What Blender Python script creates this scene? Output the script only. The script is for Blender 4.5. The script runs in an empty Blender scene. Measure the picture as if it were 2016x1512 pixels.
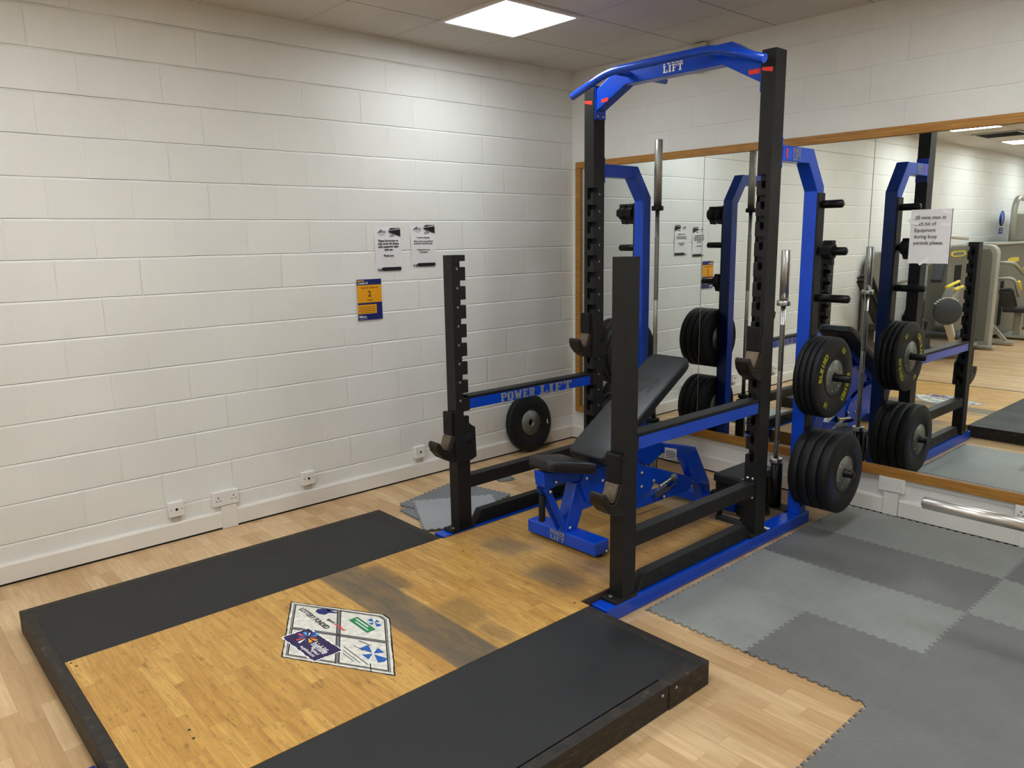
import bpy, bmesh, math, random
from mathutils import Vector, Matrix
random.seed(7)
PI = math.pi
scene = bpy.context.scene
COL = scene.collection

# ------------------------------------------------------------------ materials
def new_mat(name):
    m = bpy.data.materials.new(name); m.use_nodes = True
    nt = m.node_tree; nt.nodes.clear()
    out = nt.nodes.new('ShaderNodeOutputMaterial'); b = nt.nodes.new('ShaderNodeBsdfPrincipled')
    nt.links.new(b.outputs[0], out.inputs[0])
    return m, nt, b
def srgb(r, g, b):
    f = lambda c: (c/12.92 if c <= .04045 else ((c+.055)/1.055)**2.4)
    return (f(r/255), f(g/255), f(b/255), 1)
def N(nt, t, **k):
    n = nt.nodes.new('ShaderNode'+t)
    for a, v in k.items(): setattr(n, a, v)
    return n
def math_node(nt, op, a, b=None, c=None):
    n = N(nt, 'Math', operation=op)
    for i, v in enumerate((a, b, c)):
        if v is None: continue
        if isinstance(v, (int, float)): n.inputs[i].default_value = v
        else: nt.links.new(v, n.inputs[i])
    return n.outputs[0]
def mix(nt, fac, a, b, blend='MIX'):
    n = N(nt, 'MixRGB', blend_type=blend)
    for i, v in enumerate((fac, a, b)):
        if isinstance(v, (int, float)): n.inputs[i].default_value = v
        elif isinstance(v, tuple): n.inputs[i].default_value = v
        else: nt.links.new(v, n.inputs[i])
    return n.outputs[0]
def coords(nt, scale=(1, 1, 1), loc=(0, 0, 0)):
    tc = N(nt, 'TexCoord'); mp = N(nt, 'Mapping')
    mp.inputs['Scale'].default_value = scale; mp.inputs['Location'].default_value = loc
    nt.links.new(tc.outputs['Object'], mp.inputs[0]); return mp.outputs[0]
def noise(nt, vec, scale, detail=4, rough=.55):
    n = N(nt, 'TexNoise'); n.inputs['Scale'].default_value = scale
    n.inputs['Detail'].default_value = detail; n.inputs['Roughness'].default_value = rough
    if vec is not None: nt.links.new(vec, n.inputs['Vector'])
    return n.outputs['Fac']
def ramp(nt, fac, stops):
    n = N(nt, 'ValToRGB'); e = n.color_ramp.elements
    while len(e) > 1: e.remove(e[-1])
    e[0].position, e[0].color = stops[0][0], (stops[0][1] if isinstance(stops[0][1], tuple) else (stops[0][1],)*3+(1,))
    for p, c in stops[1:]:
        x = e.new(p); x.color = c if isinstance(c, tuple) else (c,)*3+(1,)
    nt.links.new(fac, n.inputs[0]); return n.outputs[0]
def bump(nt, b, h, strength=.3, dist=.01):
    n = N(nt, 'Bump'); n.inputs['Strength'].default_value = strength; n.inputs['Distance'].default_value = dist
    nt.links.new(h, n.inputs['Height']); nt.links.new(n.outputs[0], b.inputs['Normal'])
def simple(name, col, rough=.5, metal=0, var=.08, nscale=18, bmp=0, bscale=300, spec=.5, coat=0):
    m, nt, b = new_mat(name)
    v = coords(nt); f = noise(nt, v, nscale)
    lo = tuple(c*(1-var) for c in col[:3])+(1,); hi = tuple(min(1, c*(1+var)) for c in col[:3])+(1,)
    nt.links.new(ramp(nt, f, [(.3, lo), (.7, hi)]), b.inputs['Base Color'])
    b.inputs['Roughness'].default_value = rough; b.inputs['Metallic'].default_value = metal
    b.inputs['Specular IOR Level'].default_value = spec; b.inputs['Coat Weight'].default_value = coat
    if bmp: bump(nt, b, noise(nt, v, bscale, 3), bmp, .002)
    return m

M = {}
M['black_steel'] = simple('black_powder_coat', srgb(31, 30, 31), .5, 0, .2, 25, .12, 420, .42)
M['blue_steel'] = simple('blue_powder_coat', srgb(0, 74, 196), .3, 0, .06, 12, .05, 300, .5, .25)
M['rubber'] = simple('black_rubber', srgb(24, 25, 27), .55, 0, .22, 14, .15, 260, .35)
M['hub'] = simple('plate_hub_steel', srgb(120, 121, 115), .45, .6, .12, 40)
M['chrome'] = simple('chrome', srgb(205, 203, 200), .34, 1, .04, 30)
M['dark_chrome'] = simple('satin_steel', srgb(176, 174, 170), .45, 1, .12, 30)
M['shaft'] = simple('worn_bar_steel', srgb(190, 188, 184), .36, 1, .1, 90)
M['knurl'] = simple('knurled_steel', srgb(140, 138, 134), .45, 1, .12, 300, .4, 900)
M['collar_black'] = simple('black_oxide', srgb(25, 25, 26), .35, .5, .1)
M['vinyl'] = simple('black_vinyl', srgb(38, 40, 44), .38, 0, .1, 9, .18, 500)
M['seat_vinyl'] = simple('black_vinyl_shiny', srgb(33, 33, 36), .3, 0, .1, 9, .15, 500)
M['white_plastic'] = simple('white_plastic', srgb(226, 224, 222), .4, 0, .02)
M['trunk_grey'] = simple('painted_trunking', srgb(190, 187, 178), .5, 0, .04)
M['white_paint'] = simple('white_gloss_paint', srgb(222, 219, 214), .42, 0, .03, 5)
M['worn_steel'] = simple('worn_bare_steel', srgb(122, 110, 95), .42, .7, .25, 60)
M['hook_steel'] = simple('worn_black_hook', srgb(44, 38, 34), .42, .3, .45, 30)
M['dark_hole'] = simple('dark_void', srgb(6, 6, 7), .8, 0, .05)
M['white_ink'] = simple('white_decal', srgb(232, 232, 228), .5, 0, .03)
M['silver_ink'] = simple('silver_grey_decal', srgb(150, 150, 146), .5, 0, .1, 60)
M['black_ink'] = simple('black_ink', srgb(24, 24, 26), .6, 0, .05)
M['grey_ink'] = simple('grey_ink', srgb(120, 120, 122), .6, 0, .05)
M['paper'] = simple('white_paper', srgb(226, 224, 226), .55, 0, .02, 6)
M['yellow_ink'] = simple('yellow_lettering', srgb(172, 166, 36), .55, 0, .12, 60)
M['blue_ink'] = simple('faded_blue_lettering', srgb(40, 44, 92), .6, 0, .2, 60)
M['orange_ink'] = simple('amber_print', srgb(228, 164, 26), .5, 0, .03)
M['navy_ink'] = simple('navy_print', srgb(24, 40, 108), .5, 0, .04)
M['purple_ink'] = simple('purple_print', srgb(44, 32, 84), .45, 0, .1)
M['green_ink'] = simple('green_print', srgb(42, 132, 86), .5, 0, .08)
M['saltire_blue'] = simple('flag_blue_print', srgb(36, 96, 172), .5, 0, .12, 80)
M['red_tape'] = simple('red_tape', srgb(230, 62, 48), .4, 0, .06)
M['red_ink'] = simple('red_print', srgb(210, 70, 60), .5, 0, .06)
M['cyan_ink'] = simple('cyan_print', srgb(70, 160, 214), .5, 0, .05)
M['pink_ink'] = simple('pink_print', srgb(214, 90, 130), .5, 0, .05)
M['gym_silver'] = simple('machine_silver_paint', srgb(168, 166, 158), .38, .15, .04, 6)
M['gym_shroud'] = simple('machine_grey_shroud', srgb(120, 118, 108), .5, 0, .05, 6)
M['gym_dark'] = simple('machine_dark_grey', srgb(66, 69, 72), .5, 0, .06)
M['gym_white'] = simple('machine_white_casting', srgb(205, 204, 196), .45, 0, .04)
M['handle_yellow'] = simple('yellow_grip', srgb(226, 206, 70), .5, 0, .05)
M['sign_blue'] = simple('mandatory_sign_blue', srgb(28, 66, 156), .4, 0, .04)
M['strip_metal'] = simple('dull_edge_trim', srgb(94, 76, 56), .5, .3, .2, 30)

# painted blockwork; h = horizontal axis of the wall, sign/offset place the joints
def block_mat(name, axis, sgn, off, bed=1.0, perp=.55):
    m, nt, b = new_mat(name)
    tc = N(nt, 'TexCoord'); sp = N(nt, 'SeparateXYZ'); nt.links.new(tc.outputs['Object'], sp.inputs[0])
    hx = math_node(nt, 'MULTIPLY_ADD', sp.outputs[axis], sgn, off+8.0)
    hz = math_node(nt, 'ADD', sp.outputs[2], 4.0)
    cb = N(nt, 'CombineXYZ'); nt.links.new(hx, cb.inputs[0]); nt.links.new(hz, cb.inputs[1])
    wob = N(nt, 'TexNoise'); wob.inputs['Scale'].default_value = 5; wob.inputs['Detail'].default_value = 3
    nt.links.new(cb.outputs[0], wob.inputs['Vector'])
    wv = N(nt, 'VectorMath', operation='SCALE'); wv.inputs['Scale'].default_value = .006
    nt.links.new(wob.outputs['Color'], wv.inputs[0])
    av = N(nt, 'VectorMath', operation='ADD'); nt.links.new(cb.outputs[0], av.inputs[0]); nt.links.new(wv.outputs[0], av.inputs[1])
    sb = N(nt, 'VectorMath', operation='SUBTRACT'); nt.links.new(av.outputs[0], sb.inputs[0]); sb.inputs[1].default_value = (.003, .003, .003)
    br = N(nt, 'TexBrick'); nt.links.new(sb.outputs[0], br.inputs['Vector'])
    br.offset = .5; br.offset_frequency = 2
    for k, v in {'Scale': 1, 'Brick Width': .4, 'Row Height': .2, 'Mortar Size': .0055, 'Mortar Smooth': .6, 'Bias': 0}.items(): br.inputs[k].default_value = v
    br.inputs['Color1'].default_value = (.765, .765, .745, 1); br.inputs['Color2'].default_value = (.73, .73, .71, 1)
    br.inputs['Mortar'].default_value = (.78, .78, .76, 1)
    pos = tc.outputs['Object']
    big = noise(nt, pos, 1.3, 3); fine = noise(nt, pos, 120, 3); med = noise(nt, pos, 55, 4, .6)
    c = mix(nt, .4, br.outputs['Color'], ramp(nt, big, [(.3, (.67, .67, .645, 1)), (.7, (.81, .81, .79, 1))]))
    nt.links.new(c, b.inputs['Base Color']); b.inputs['Roughness'].default_value = .48
    b.inputs['Specular IOR Level'].default_value = .35
    ss = N(nt, 'SeparateXYZ'); nt.links.new(sb.outputs[0], ss.inputs[0])
    def groove(val, period, w):
        f = math_node(nt, 'FLOORED_MODULO', val, period)
        d = math_node(nt, 'MINIMUM', f, math_node(nt, 'SUBTRACT', period, f))
        n = N(nt, 'MapRange', interpolation_type='SMOOTHSTEP'); nt.links.new(d, n.inputs[0])
        n.inputs[1].default_value = w*.25; n.inputs[2].default_value = w; n.inputs[3].default_value = 1; n.inputs[4].default_value = 0
        return n.outputs[0]
    # weather-struck bed joint: slopes back from its lower edge, sharp return at the top
    fz = math_node(nt, 'FLOORED_MODULO', math_node(nt, 'ADD', ss.outputs[1], .007), .2)
    up_ = math_node(nt, 'DIVIDE', fz, .0105); dn_ = math_node(nt, 'DIVIDE', math_node(nt, 'SUBTRACT', .0135, fz), .003)
    ghn = N(nt, 'Math', operation='MINIMUM', use_clamp=True); nt.links.new(up_, ghn.inputs[0]); nt.links.new(dn_, ghn.inputs[1])
    gh = ghn.outputs[0]
    row = math_node(nt, 'FLOORED_MODULO', math_node(nt, 'FLOOR', math_node(nt, 'DIVIDE', ss.outputs[1], .2)), 2.0)
    xs = math_node(nt, 'MULTIPLY_ADD', math_node(nt, 'SUBTRACT', 1.0, row), .2, ss.outputs[0])
    gv = groove(xs, .4, .006)
    vary = ramp(nt, noise(nt, pos, 2.2, 2), [(.35, .25), (.65, .9)])
    gv = math_node(nt, 'MULTIPLY', gv, math_node(nt, 'MULTIPLY', vary, perp))
    hv = ramp(nt, noise(nt, pos, 3.1, 2), [(.3, .45), (.6, 1.0)])
    gh = math_node(nt, 'MULTIPLY', gh, math_node(nt, 'MULTIPLY', hv, bed))
    inv = math_node(nt, 'SUBTRACT', 1.0, math_node(nt, 'MAXIMUM', gh, gv))
    h = math_node(nt, 'MULTIPLY_ADD', fine, .05, inv)
    h = math_node(nt, 'MULTIPLY_ADD', med, .24, h)
    bump(nt, b, h, 1.0, .006)
    return m
M['block_left'] = block_mat('painted_block_left', 1, -1, -.131)
M['block_back'] = block_mat('painted_block_back', 0, 1, -.143, .45, .4)
M['block_plain'] = block_mat('painted_block_plain', 1, 1, .1)

def wood_mat(name, rowh, bw, c1, c2, cdark, wear=None, rough=.38, grain=.5, seed=0, bandy=None, gap=.0006):
    """strip wood laid along x"""
    m, nt, b = new_mat(name)
    tc = N(nt, 'TexCoord'); mp = N(nt, 'Mapping'); mp.inputs['Location'].default_value = (9+seed*1.37, 20+seed*.71, 0)
    nt.links.new(tc.outputs['Object'], mp.inputs[0]); v = mp.outputs[0]
    br = N(nt, 'TexBrick'); nt.links.new(v, br.inputs['Vector']); br.offset = .37; br.offset_frequency = 3; br.squash = .8; br.squash_frequency = 2
    for k, val in {'Scale': 1, 'Brick Width': bw, 'Row Height': rowh, 'Mortar Size': gap, 'Mortar Smooth': .2, 'Bias': 0}.items(): br.inputs[k].default_value = val
    br.inputs['Color1'].default_value = (0, 0, 0, 1); br.inputs['Color2'].default_value = (1, 1, 1, 1); br.inputs['Mortar'].default_value = (.5, .5, .5, 1)
    bwv = N(nt, 'RGBToBW'); nt.links.new(br.outputs['Color'], bwv.inputs[0])
    # grain, offset by strip
    sx = N(nt, 'SeparateXYZ'); nt.links.new(v, sx.inputs[0])
    gx = math_node(nt, 'MULTIPLY_ADD', bwv.outputs[0], 7.3, sx.outputs[0])
    gy = math_node(nt, 'MULTIPLY', sx.outputs[1], 9.0)
    gy = math_node(nt, 'MULTIPLY_ADD', bwv.outputs[0], 31.0, gy)
    cg = N(nt, 'CombineXYZ'); nt.links.new(gx, cg.inputs[0]); nt.links.new(gy, cg.inputs[1])
    g1 = noise(nt, cg.outputs[0], 5.0, 7, .62)
    wv = N(nt, 'TexWave', wave_type='BANDS', bands_direction='Y'); wv.inputs['Scale'].default_value = 1.6
    wv.inputs['Distortion'].default_value = 9; wv.inputs['Detail'].default_value = 3; wv.inputs['Detail Scale'].default_value = .7
    nt.links.new(cg.outputs[0], wv.inputs['Vector'])
    col = mix(nt, bwv.outputs[0], c1, c2)
    gr = mix(nt, .5, ramp(nt, g1, [(.35, 0.0), (.68, 1.0)]), ramp(nt, wv.outputs['Fac'], [(.0, 0.0), (.25, .55), (.6, .1), (1, .35)]))
    gb = N(nt, 'RGBToBW'); nt.links.new(gr, gb.inputs[0])
    col = mix(nt, math_node(nt, 'MULTIPLY', gb.outputs[0], grain), col, cdark)
    col = mix(nt, math_node(nt, 'MULTIPLY', br.outputs['Fac'], .45), col, tuple(c*.35 for c in cdark[:3])+(1,))
    if wear:
        sc = noise(nt, coords(nt, (.4, 1, 1), (5, 2, 0)), 30, 9, .72); sc2 = noise(nt, coords(nt, (6, 40, 1), (3, 1, 0)), 3.5, 6, .7)
        col = mix(nt, math_node(nt, 'MULTIPLY', ramp(nt, sc, [(.56, 0.0), (.68, 1.0)]), wear), col, srgb(92, 66, 34))
        col = mix(nt, math_node(nt, 'MULTIPLY', ramp(nt, sc2, [(.60, 0.0), (.70, 1.0)]), wear*.8), col, srgb(84, 60, 34))
        sp = noise(nt, v, 95, 2, .5)
        col = mix(nt, math_node(nt, 'MULTIPLY', ramp(nt, sp, [(.70, 0.0), (.76, 1.0)]), .7), col, srgb(70, 50, 28))
    ro = ramp(nt, g1, [(.3, rough*.85), (.7, rough*1.2)])
    if bandy:
        oy = N(nt, 'SeparateXYZ'); nt.links.new(N(nt, 'NewGeometry').outputs['Position'], oy.inputs[0])
        en = noise(nt, coords(nt, (.5, 1.8, 1), (1, 4, 0)), 7, 7, .68)
        for (y0, y1, x0, x1, soft, colr, amt, rag) in bandy:
            jit = math_node(nt, 'MULTIPLY_ADD', en, rag, -rag*.5)
            yy = math_node(nt, 'ADD', oy.outputs[1], jit); xx = math_node(nt, 'ADD', oy.outputs[0], jit)
            f = None
            for val, lo, hi in ((yy, y0, y1), (xx, x0, x1)):
                for s, e in ((1, lo), (-1, hi)):
                    t = math_node(nt, 'MULTIPLY', math_node(nt, 'SUBTRACT', val, e), s/soft)
                    n = N(nt, 'Math', operation='ADD', use_clamp=True); nt.links.new(t, n.inputs[0]); n.inputs[1].default_value = .5
                    f = n.outputs[0] if f is None else math_node(nt, 'MULTIPLY', f, n.outputs[0])
            gq = math_node(nt, 'MULTIPLY', f, math_node(nt, 'MULTIPLY_ADD', ramp(nt, en, [(.3, 0.0), (.6, 1.0)]), .35*amt, .65*amt))
            col = mix(nt, gq, col, colr)
    nt.links.new(col, b.inputs['Base Color']); nt.links.new(ro, b.inputs['Roughness'])
    h = math_node(nt, 'MULTIPLY_ADD', br.outputs['Fac'], -1.0, math_node(nt, 'MULTIPLY', g1, .3))
    bump(nt, b, h, .18, .002)
    return m
M['laminate'] = wood_mat('beech_laminate', .068, .46, srgb(194, 161, 119), srgb(226, 198, 158), srgb(164, 129, 90), None, .34, .75)
M['platform_wood'] = wood_mat('worn_oak_platform', .062, .42, srgb(198, 154, 82), srgb(221, 180, 104), srgb(146, 104, 50), .62, .36, .95, 1,
    [(-3.045, -2.835, 1.0, 2.6, .014, srgb(106, 94, 78), 1.0, .012), (-2.86, -2.76, 1.3, 1.62, .05, srgb(104, 92, 76), .8, .12),
     (-2.84, -2.66, 1.85, 2.1, .06, srgb(112, 92, 66), .6, .2), (-2.80, -2.70, 2.12, 2.3, .06, srgb(110, 92, 66), .6, .16)])
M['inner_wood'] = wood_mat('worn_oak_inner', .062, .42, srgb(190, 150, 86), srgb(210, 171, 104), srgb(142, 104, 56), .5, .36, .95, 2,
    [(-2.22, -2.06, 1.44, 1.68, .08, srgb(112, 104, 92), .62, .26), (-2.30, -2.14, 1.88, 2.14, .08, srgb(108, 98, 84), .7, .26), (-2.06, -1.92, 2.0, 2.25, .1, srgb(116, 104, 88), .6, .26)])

def tread_mat(name, col):
    m, nt, b = new_mat(name)
    tc = N(nt, 'TexCoord'); mp = N(nt, 'Mapping'); mp.inputs['Scale'].default_value = (22, 22, 22); nt.links.new(tc.outputs['Object'], mp.inputs[0])
    fl = N(nt, 'VectorMath', operation='FLOOR'); nt.links.new(mp.outputs[0], fl.inputs[0])
    fr = N(nt, 'VectorMath', operation='FRACTION'); nt.links.new(mp.outputs[0], fr.inputs[0])
    s1 = N(nt, 'SeparateXYZ'); nt.links.new(fl.outputs[0], s1.inputs[0]); s2 = N(nt, 'SeparateXYZ'); nt.links.new(fr.outputs[0], s2.inputs[0])
    par = math_node(nt, 'FLOORED_MODULO', math_node(nt, 'ADD', s1.outputs[0], s1.outputs[1]), 2.0)
    px = math_node(nt, 'SUBTRACT', s2.outputs[0], .5); py = math_node(nt, 'SUBTRACT', s2.outputs[1], .5)
    a = math_node(nt, 'ADD', px, py); d = math_node(nt, 'SUBTRACT', px, py)
    def sel(p, q): return math_node(nt, 'ADD', math_node(nt, 'MULTIPLY', p, par), math_node(nt, 'MULTIPLY', q, math_node(nt, 'SUBTRACT', 1.0, par)))
    A = sel(a, d); D = sel(d, a)
    e = math_node(nt, 'ADD', math_node(nt, 'POWER', math_node(nt, 'DIVIDE', math_node(nt, 'ABSOLUTE', A), .62), 2.0), math_node(nt, 'POWER', math_node(nt, 'DIVIDE', math_node(nt, 'ABSOLUTE', D), .16), 2.0))
    h = N(nt, 'Math', operation='SUBTRACT', use_clamp=True); h.inputs[0].default_value = 1.0; nt.links.new(e, h.inputs[1])
    pos = tc.outputs['Object']; f = noise(nt, pos, 2.6, 6, .65); f2 = noise(nt, pos, 60, 3)
    lo = tuple(c*.78 for c in col[:3])+(1,); hi = tuple(c*1.12 for c in col[:3])+(1,)
    c = ramp(nt, f, [(.3, lo), (.7, hi)])
    c = mix(nt, math_node(nt, 'MULTIPLY', h.outputs[0], .22), c, tuple(x*1.25 for x in col[:3])+(1,))
    nt.links.new(c, b.inputs['Base Color']); nt.links.new(ramp(nt, f, [(.3, .42), (.7, .6)]), b.inputs['Roughness'])
    bump(nt, b, math_node(nt, 'MULTIPLY_ADD', f2, .15, h.outputs[0]), .26, .0025)
    return m
M['tile_dark'] = tread_mat('dark_grey_tread_tile', srgb(121, 121, 121))
M['tile_light'] = tread_mat('light_grey_tread_tile', srgb(152, 155, 151))
M['tile_pale'] = simple('pale_grey_smooth_tile', srgb(158, 162, 166), .55, 0, .05, 4)
M['tile_smooth_dark'] = simple('grey_smooth_tile', srgb(124, 127, 131), .55, 0, .06, 4, .1, 120)

def rubber_mat():
    m, nt, b = new_mat('platform_rubber')
    v = coords(nt); f = noise(nt, v, 3.0, 6, .6); f2 = noise(nt, v, 260, 2)
    nt.links.new(ramp(nt, f, [(.3, srgb(31, 32, 35)), (.7, srgb(45, 46, 48))]), b.inputs['Base Color'])
    nt.links.new(ramp(nt, f, [(.3, .48), (.7, .66)]), b.inputs['Roughness']); bump(nt, b, f2, .12, .001)
    return m
M['platform_rubber'] = rubber_mat()
def edge_mat():
    m, nt, b = new_mat('scuffed_black_frame')
    v = coords(nt); f = noise(nt, coords(nt, (2, 2, 9)), 9, 7, .7)
    nt.links.new(ramp(nt, f, [(.3, srgb(30, 28, 26)), (.58, srgb(52, 47, 42)), (.68, srgb(98, 82, 70))]), b.inputs['Base Color'])
    b.inputs['Roughness'].default_value = .55; bump(nt, b, f, .2, .002); return m
M['frame_black'] = edge_mat()
def oak_frame():
    m, nt, b = new_mat('oak_mirror_frame')
    f = noise(nt, coords(nt, (1.5, 20, 20)), 5, 5, .6)
    nt.links.new(ramp(nt, f, [(.3, srgb(150, 104, 46)), (.7, srgb(186, 138, 70))]), b.inputs['Base Color']); b.inputs['Roughness'].default_value = .42
    return m
M['oak'] = oak_frame()
def mirror_mat():
    m, nt, b = new_mat('mirror_glass')
    f = noise(nt, coords(nt), 3, 3)
    nt.links.new(ramp(nt, f, [(.3, (.90, .945, .92, 1)), (.7, (.91, .955, .93, 1))]), b.inputs['Base Color'])
    b.inputs['Metallic'].default_value = 1; b.inputs['Roughness'].default_value = .004
    return m
M['mirror'] = mirror_mat()
def ceiling_mat():
    m, nt, b = new_mat('ceiling_tiles')
    tc = N(nt, 'TexCoord'); sp = N(nt, 'SeparateXYZ'); nt.links.new(tc.outputs['Object'], sp.inputs[0])
    fx = math_node(nt, 'FLOORED_MODULO', math_node(nt, 'ADD', sp.outputs[0], 12-.536), .6)
    fy = math_node(nt, 'FLOORED_MODULO', math_node(nt, 'ADD', sp.outputs[1], 24+.502), .6)
    def line(f, w):
        d = math_node(nt, 'MINIMUM', f, math_node(nt, 'SUBTRACT', .6, f))
        return math_node(nt, 'LESS_THAN', d, w)
    lx = line(fx, .005); ly = line(fy, .0035)
    n1 = noise(nt, tc.outputs['Object'], 180, 3); n2 = noise(nt, tc.outputs['Object'], 1.2, 3)
    c = ramp(nt, n2, [(.3, srgb(208, 203, 196)), (.7, srgb(220, 215, 208))])
    c = mix(nt, .12, c, n1)
    c = mix(nt, math_node(nt, 'MULTIPLY', lx, .6), c, srgb(96, 88, 78)); c = mix(nt, math_node(nt, 'MULTIPLY', ly, .4), c, srgb(112, 104, 94))
    nt.links.new(c, b.inputs['Base Color']); b.inputs['Roughness'].default_value = .8
    bump(nt, b, n1, .15, .002); return m
M['ceiling'] = ceiling_mat()
def emit(name, col, st):
    m = bpy.data.materials.new(name); m.use_nodes = True; nt = m.node_tree; nt.nodes.clear()
    o = nt.nodes.new('ShaderNodeOutputMaterial'); e = nt.nodes.new('ShaderNodeEmission')
    e.inputs[0].default_value = col; e.inputs[1].default_value = st; nt.links.new(e.outputs[0], o.inputs[0]); return m
M['lamp'] = emit('led_diffuser', (.93, .985, 1, 1), 23.5)

# ------------------------------------------------------------------ mesh helpers
def V(*a): return Vector(a)
class MB:
    def __init__(s): s.bm = bmesh.new()
    def box(s, x0, x1, y0, y1, z0, z1, bev=0, seg=2):
        r = bmesh.ops.create_cube(s.bm, size=1)['verts']
        for v in r:
            v.co = Vector(((x0+x1)/2+v.co.x*(x1-x0), (y0+y1)/2+v.co.y*(y1-y0), (z0+z1)/2+v.co.z*(z1-z0)))
        if bev:
            es = list({e for v in r for e in v.link_edges})
            bmesh.ops.bevel(s.bm, geom=es, offset=bev, segments=seg, profile=.5, affect='EDGES')
        return s
    def prism(s, poly, axis, a0, a1, bev=0):
        """poly: (p,q) pairs; axis 'x': (y,z), 'y': (x,z), 'z': (x,y)"""
        f = {'x': lambda p, q, a: (a, p, q), 'y': lambda p, q, a: (p, a, q), 'z': lambda p, q, a: (p, q, a)}[axis]
        A = [s.bm.verts.new(f(p, q, a0)) for p, q in poly]; B = [s.bm.verts.new(f(p, q, a1)) for p, q in poly]
        fs = [s.bm.faces.new(A), s.bm.faces.new(B)]
        n = len(poly)
        for i in range(n): fs.append(s.bm.faces.new((A[i], A[(i+1) % n], B[(i+1) % n], B[i])))
        bmesh.ops.recalc_face_normals(s.bm, faces=fs)
        if bev:
            es = list({e for v in A+B for e in v.link_edges})
            bmesh.ops.bevel(s.bm, geom=es, offset=bev, segments=2, profile=.5, affect='EDGES')
        return s
    def lathe(s, prof, o=(0, 0, 0), axis=(0, 0, 1), seg=32, closed=False):
        """prof: (radius, height) list; closed joins last to first (ring)"""
        ax = Vector(axis).normalized(); t = Vector((1, 0, 0)) if abs(ax.x) < .9 else Vector((0, 1, 0))
        u = ax.cross(t).normalized(); w = ax.cross(u); o = Vector(o)
        rings = []
        for r, h in prof:
            if r < 1e-6: rings.append([s.bm.verts.new(o+ax*h)])
            else: rings.append([s.bm.verts.new(o+ax*h+(u*math.cos(2*PI*k/seg)+w*math.sin(2*PI*k/seg))*r) for k in range(seg)])
        fs = []
        pairs = list(zip(rings[:-1], rings[1:]))+([(rings[-1], rings[0])] if closed else [])
        for a, b in pairs:
            for k in range(seg):
                j = (k+1) % seg
                if len(a) == 1 and len(b) == 1: continue
                if len(a) == 1: fs.append(s.bm.faces.new((a[0], b[k], b[j])))
                elif len(b) == 1: fs.append(s.bm.faces.new((a[k], a[j], b[0])))
                else: fs.append(s.bm.faces.new((a[k], a[j], b[j], b[k])))
        if not closed:
            for r in (rings[0], rings[-1]):
                if len(r) > 1: fs.append(s.bm.faces.new(r))
        bmesh.ops.recalc_face_normals(s.bm, faces=fs)
        for f in fs: f.smooth = True
        return s
    def cyl(s, a, b, r, seg=20, bev=0):
        a = Vector(a); d = Vector(b)-a; L = d.length
        if bev: p = [(0, 0), (r-bev, 0), (r, bev), (r, L-bev), (r-bev, L), (0, L)]
        else: p = [(r, 0), (r, L)]
        return s.lathe(p, a, d, seg)
    def tube(s, pts, r, seg=14):
        pts = [Vector(p) for p in pts]; rings = []; prev = None
        for i, p in enumerate(pts):
            d = ((pts[min(i+1, len(pts)-1)]-p).normalized()+(p-pts[max(i-1, 0)]).normalized()).normalized()
            if prev is None:
                t = Vector((0, 0, 1)) if abs(d.z) < .9 else Vector((0, 1, 0)); u = d.cross(t).normalized()
            else: u = (prev-d*prev.dot(d)).normalized()
            prev = u; w = d.cross(u)
            rings.append([s.bm.verts.new(p+(u*math.cos(2*PI*k/seg)+w*math.sin(2*PI*k/seg))*r) for k in range(seg)])
        fs = []
        for a, b in zip(rings[:-1], rings[1:]):
            for k in range(seg): fs.append(s.bm.faces.new((a[k], a[(k+1) % seg], b[(k+1) % seg], b[k])))
        for f in fs: f.smooth = True
        fs += [s.bm.faces.new(rings[0]), s.bm.faces.new(rings[-1])]
        bmesh.ops.recalc_face_normals(s.bm, faces=fs)
        return s
    def bar(s, a, b, w, h, up=(0, 0, 1), bev=0):
        """rectangular bar from a to b"""
        a = Vector(a); b = Vector(b); d = (b-a).normalized(); u = Vector(up); sd = d.cross(u).normalized(); u = sd.cross(d)
        q = [(-w/2, -h/2), (w/2, -h/2), (w/2, h/2), (-w/2, h/2)]
        A = [s.bm.verts.new(a+sd*x+u*y) for x, y in q]; B = [s.bm.verts.new(b+sd*x+u*y) for x, y in q]
        fs = [s.bm.faces.new(A), s.bm.faces.new(B)]+[s.bm.faces.new((A[i], A[(i+1) % 4], B[(i+1) % 4], B[i])) for i in range(4)]
        bmesh.ops.recalc_face_normals(s.bm, faces=fs)
        if bev:
            es = list({e for v in A+B for e in v.link_edges}); bmesh.ops.bevel(s.bm, geom=es, offset=bev, segments=2, affect='EDGES')
        return s
    def face(s, pts):
        s.bm.faces.new([s.bm.verts.new(p) for p in pts]); return s
    def islands(s):
        left = set(s.bm.verts); out = []
        while left:
            st = [left.pop()]; isl = set(st)
            while st:
                for e in st.pop().link_edges:
                    for v in e.verts:
                        if v in left: left.discard(v); isl.add(v); st.append(v)
            out.append(isl)
        return out
    def pieces(s):
        """one MB per connected piece, in order along x, y, z"""
        res = []
        s.bm.verts.index_update()
        for isl in s.islands():
            m = MB(); mp = {v: m.bm.verts.new(v.co) for v in isl}
            fs = {f for v in isl for f in v.link_faces}
            for f in fs:
                g = m.bm.faces.new([mp[v] for v in f.verts]); g.smooth = f.smooth
            res.append(m)
        s.bm.free(); return res
    def split(s, name, mat, parent):
        return [m.build(name, mat, parent) for m in s.pieces()]
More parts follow.
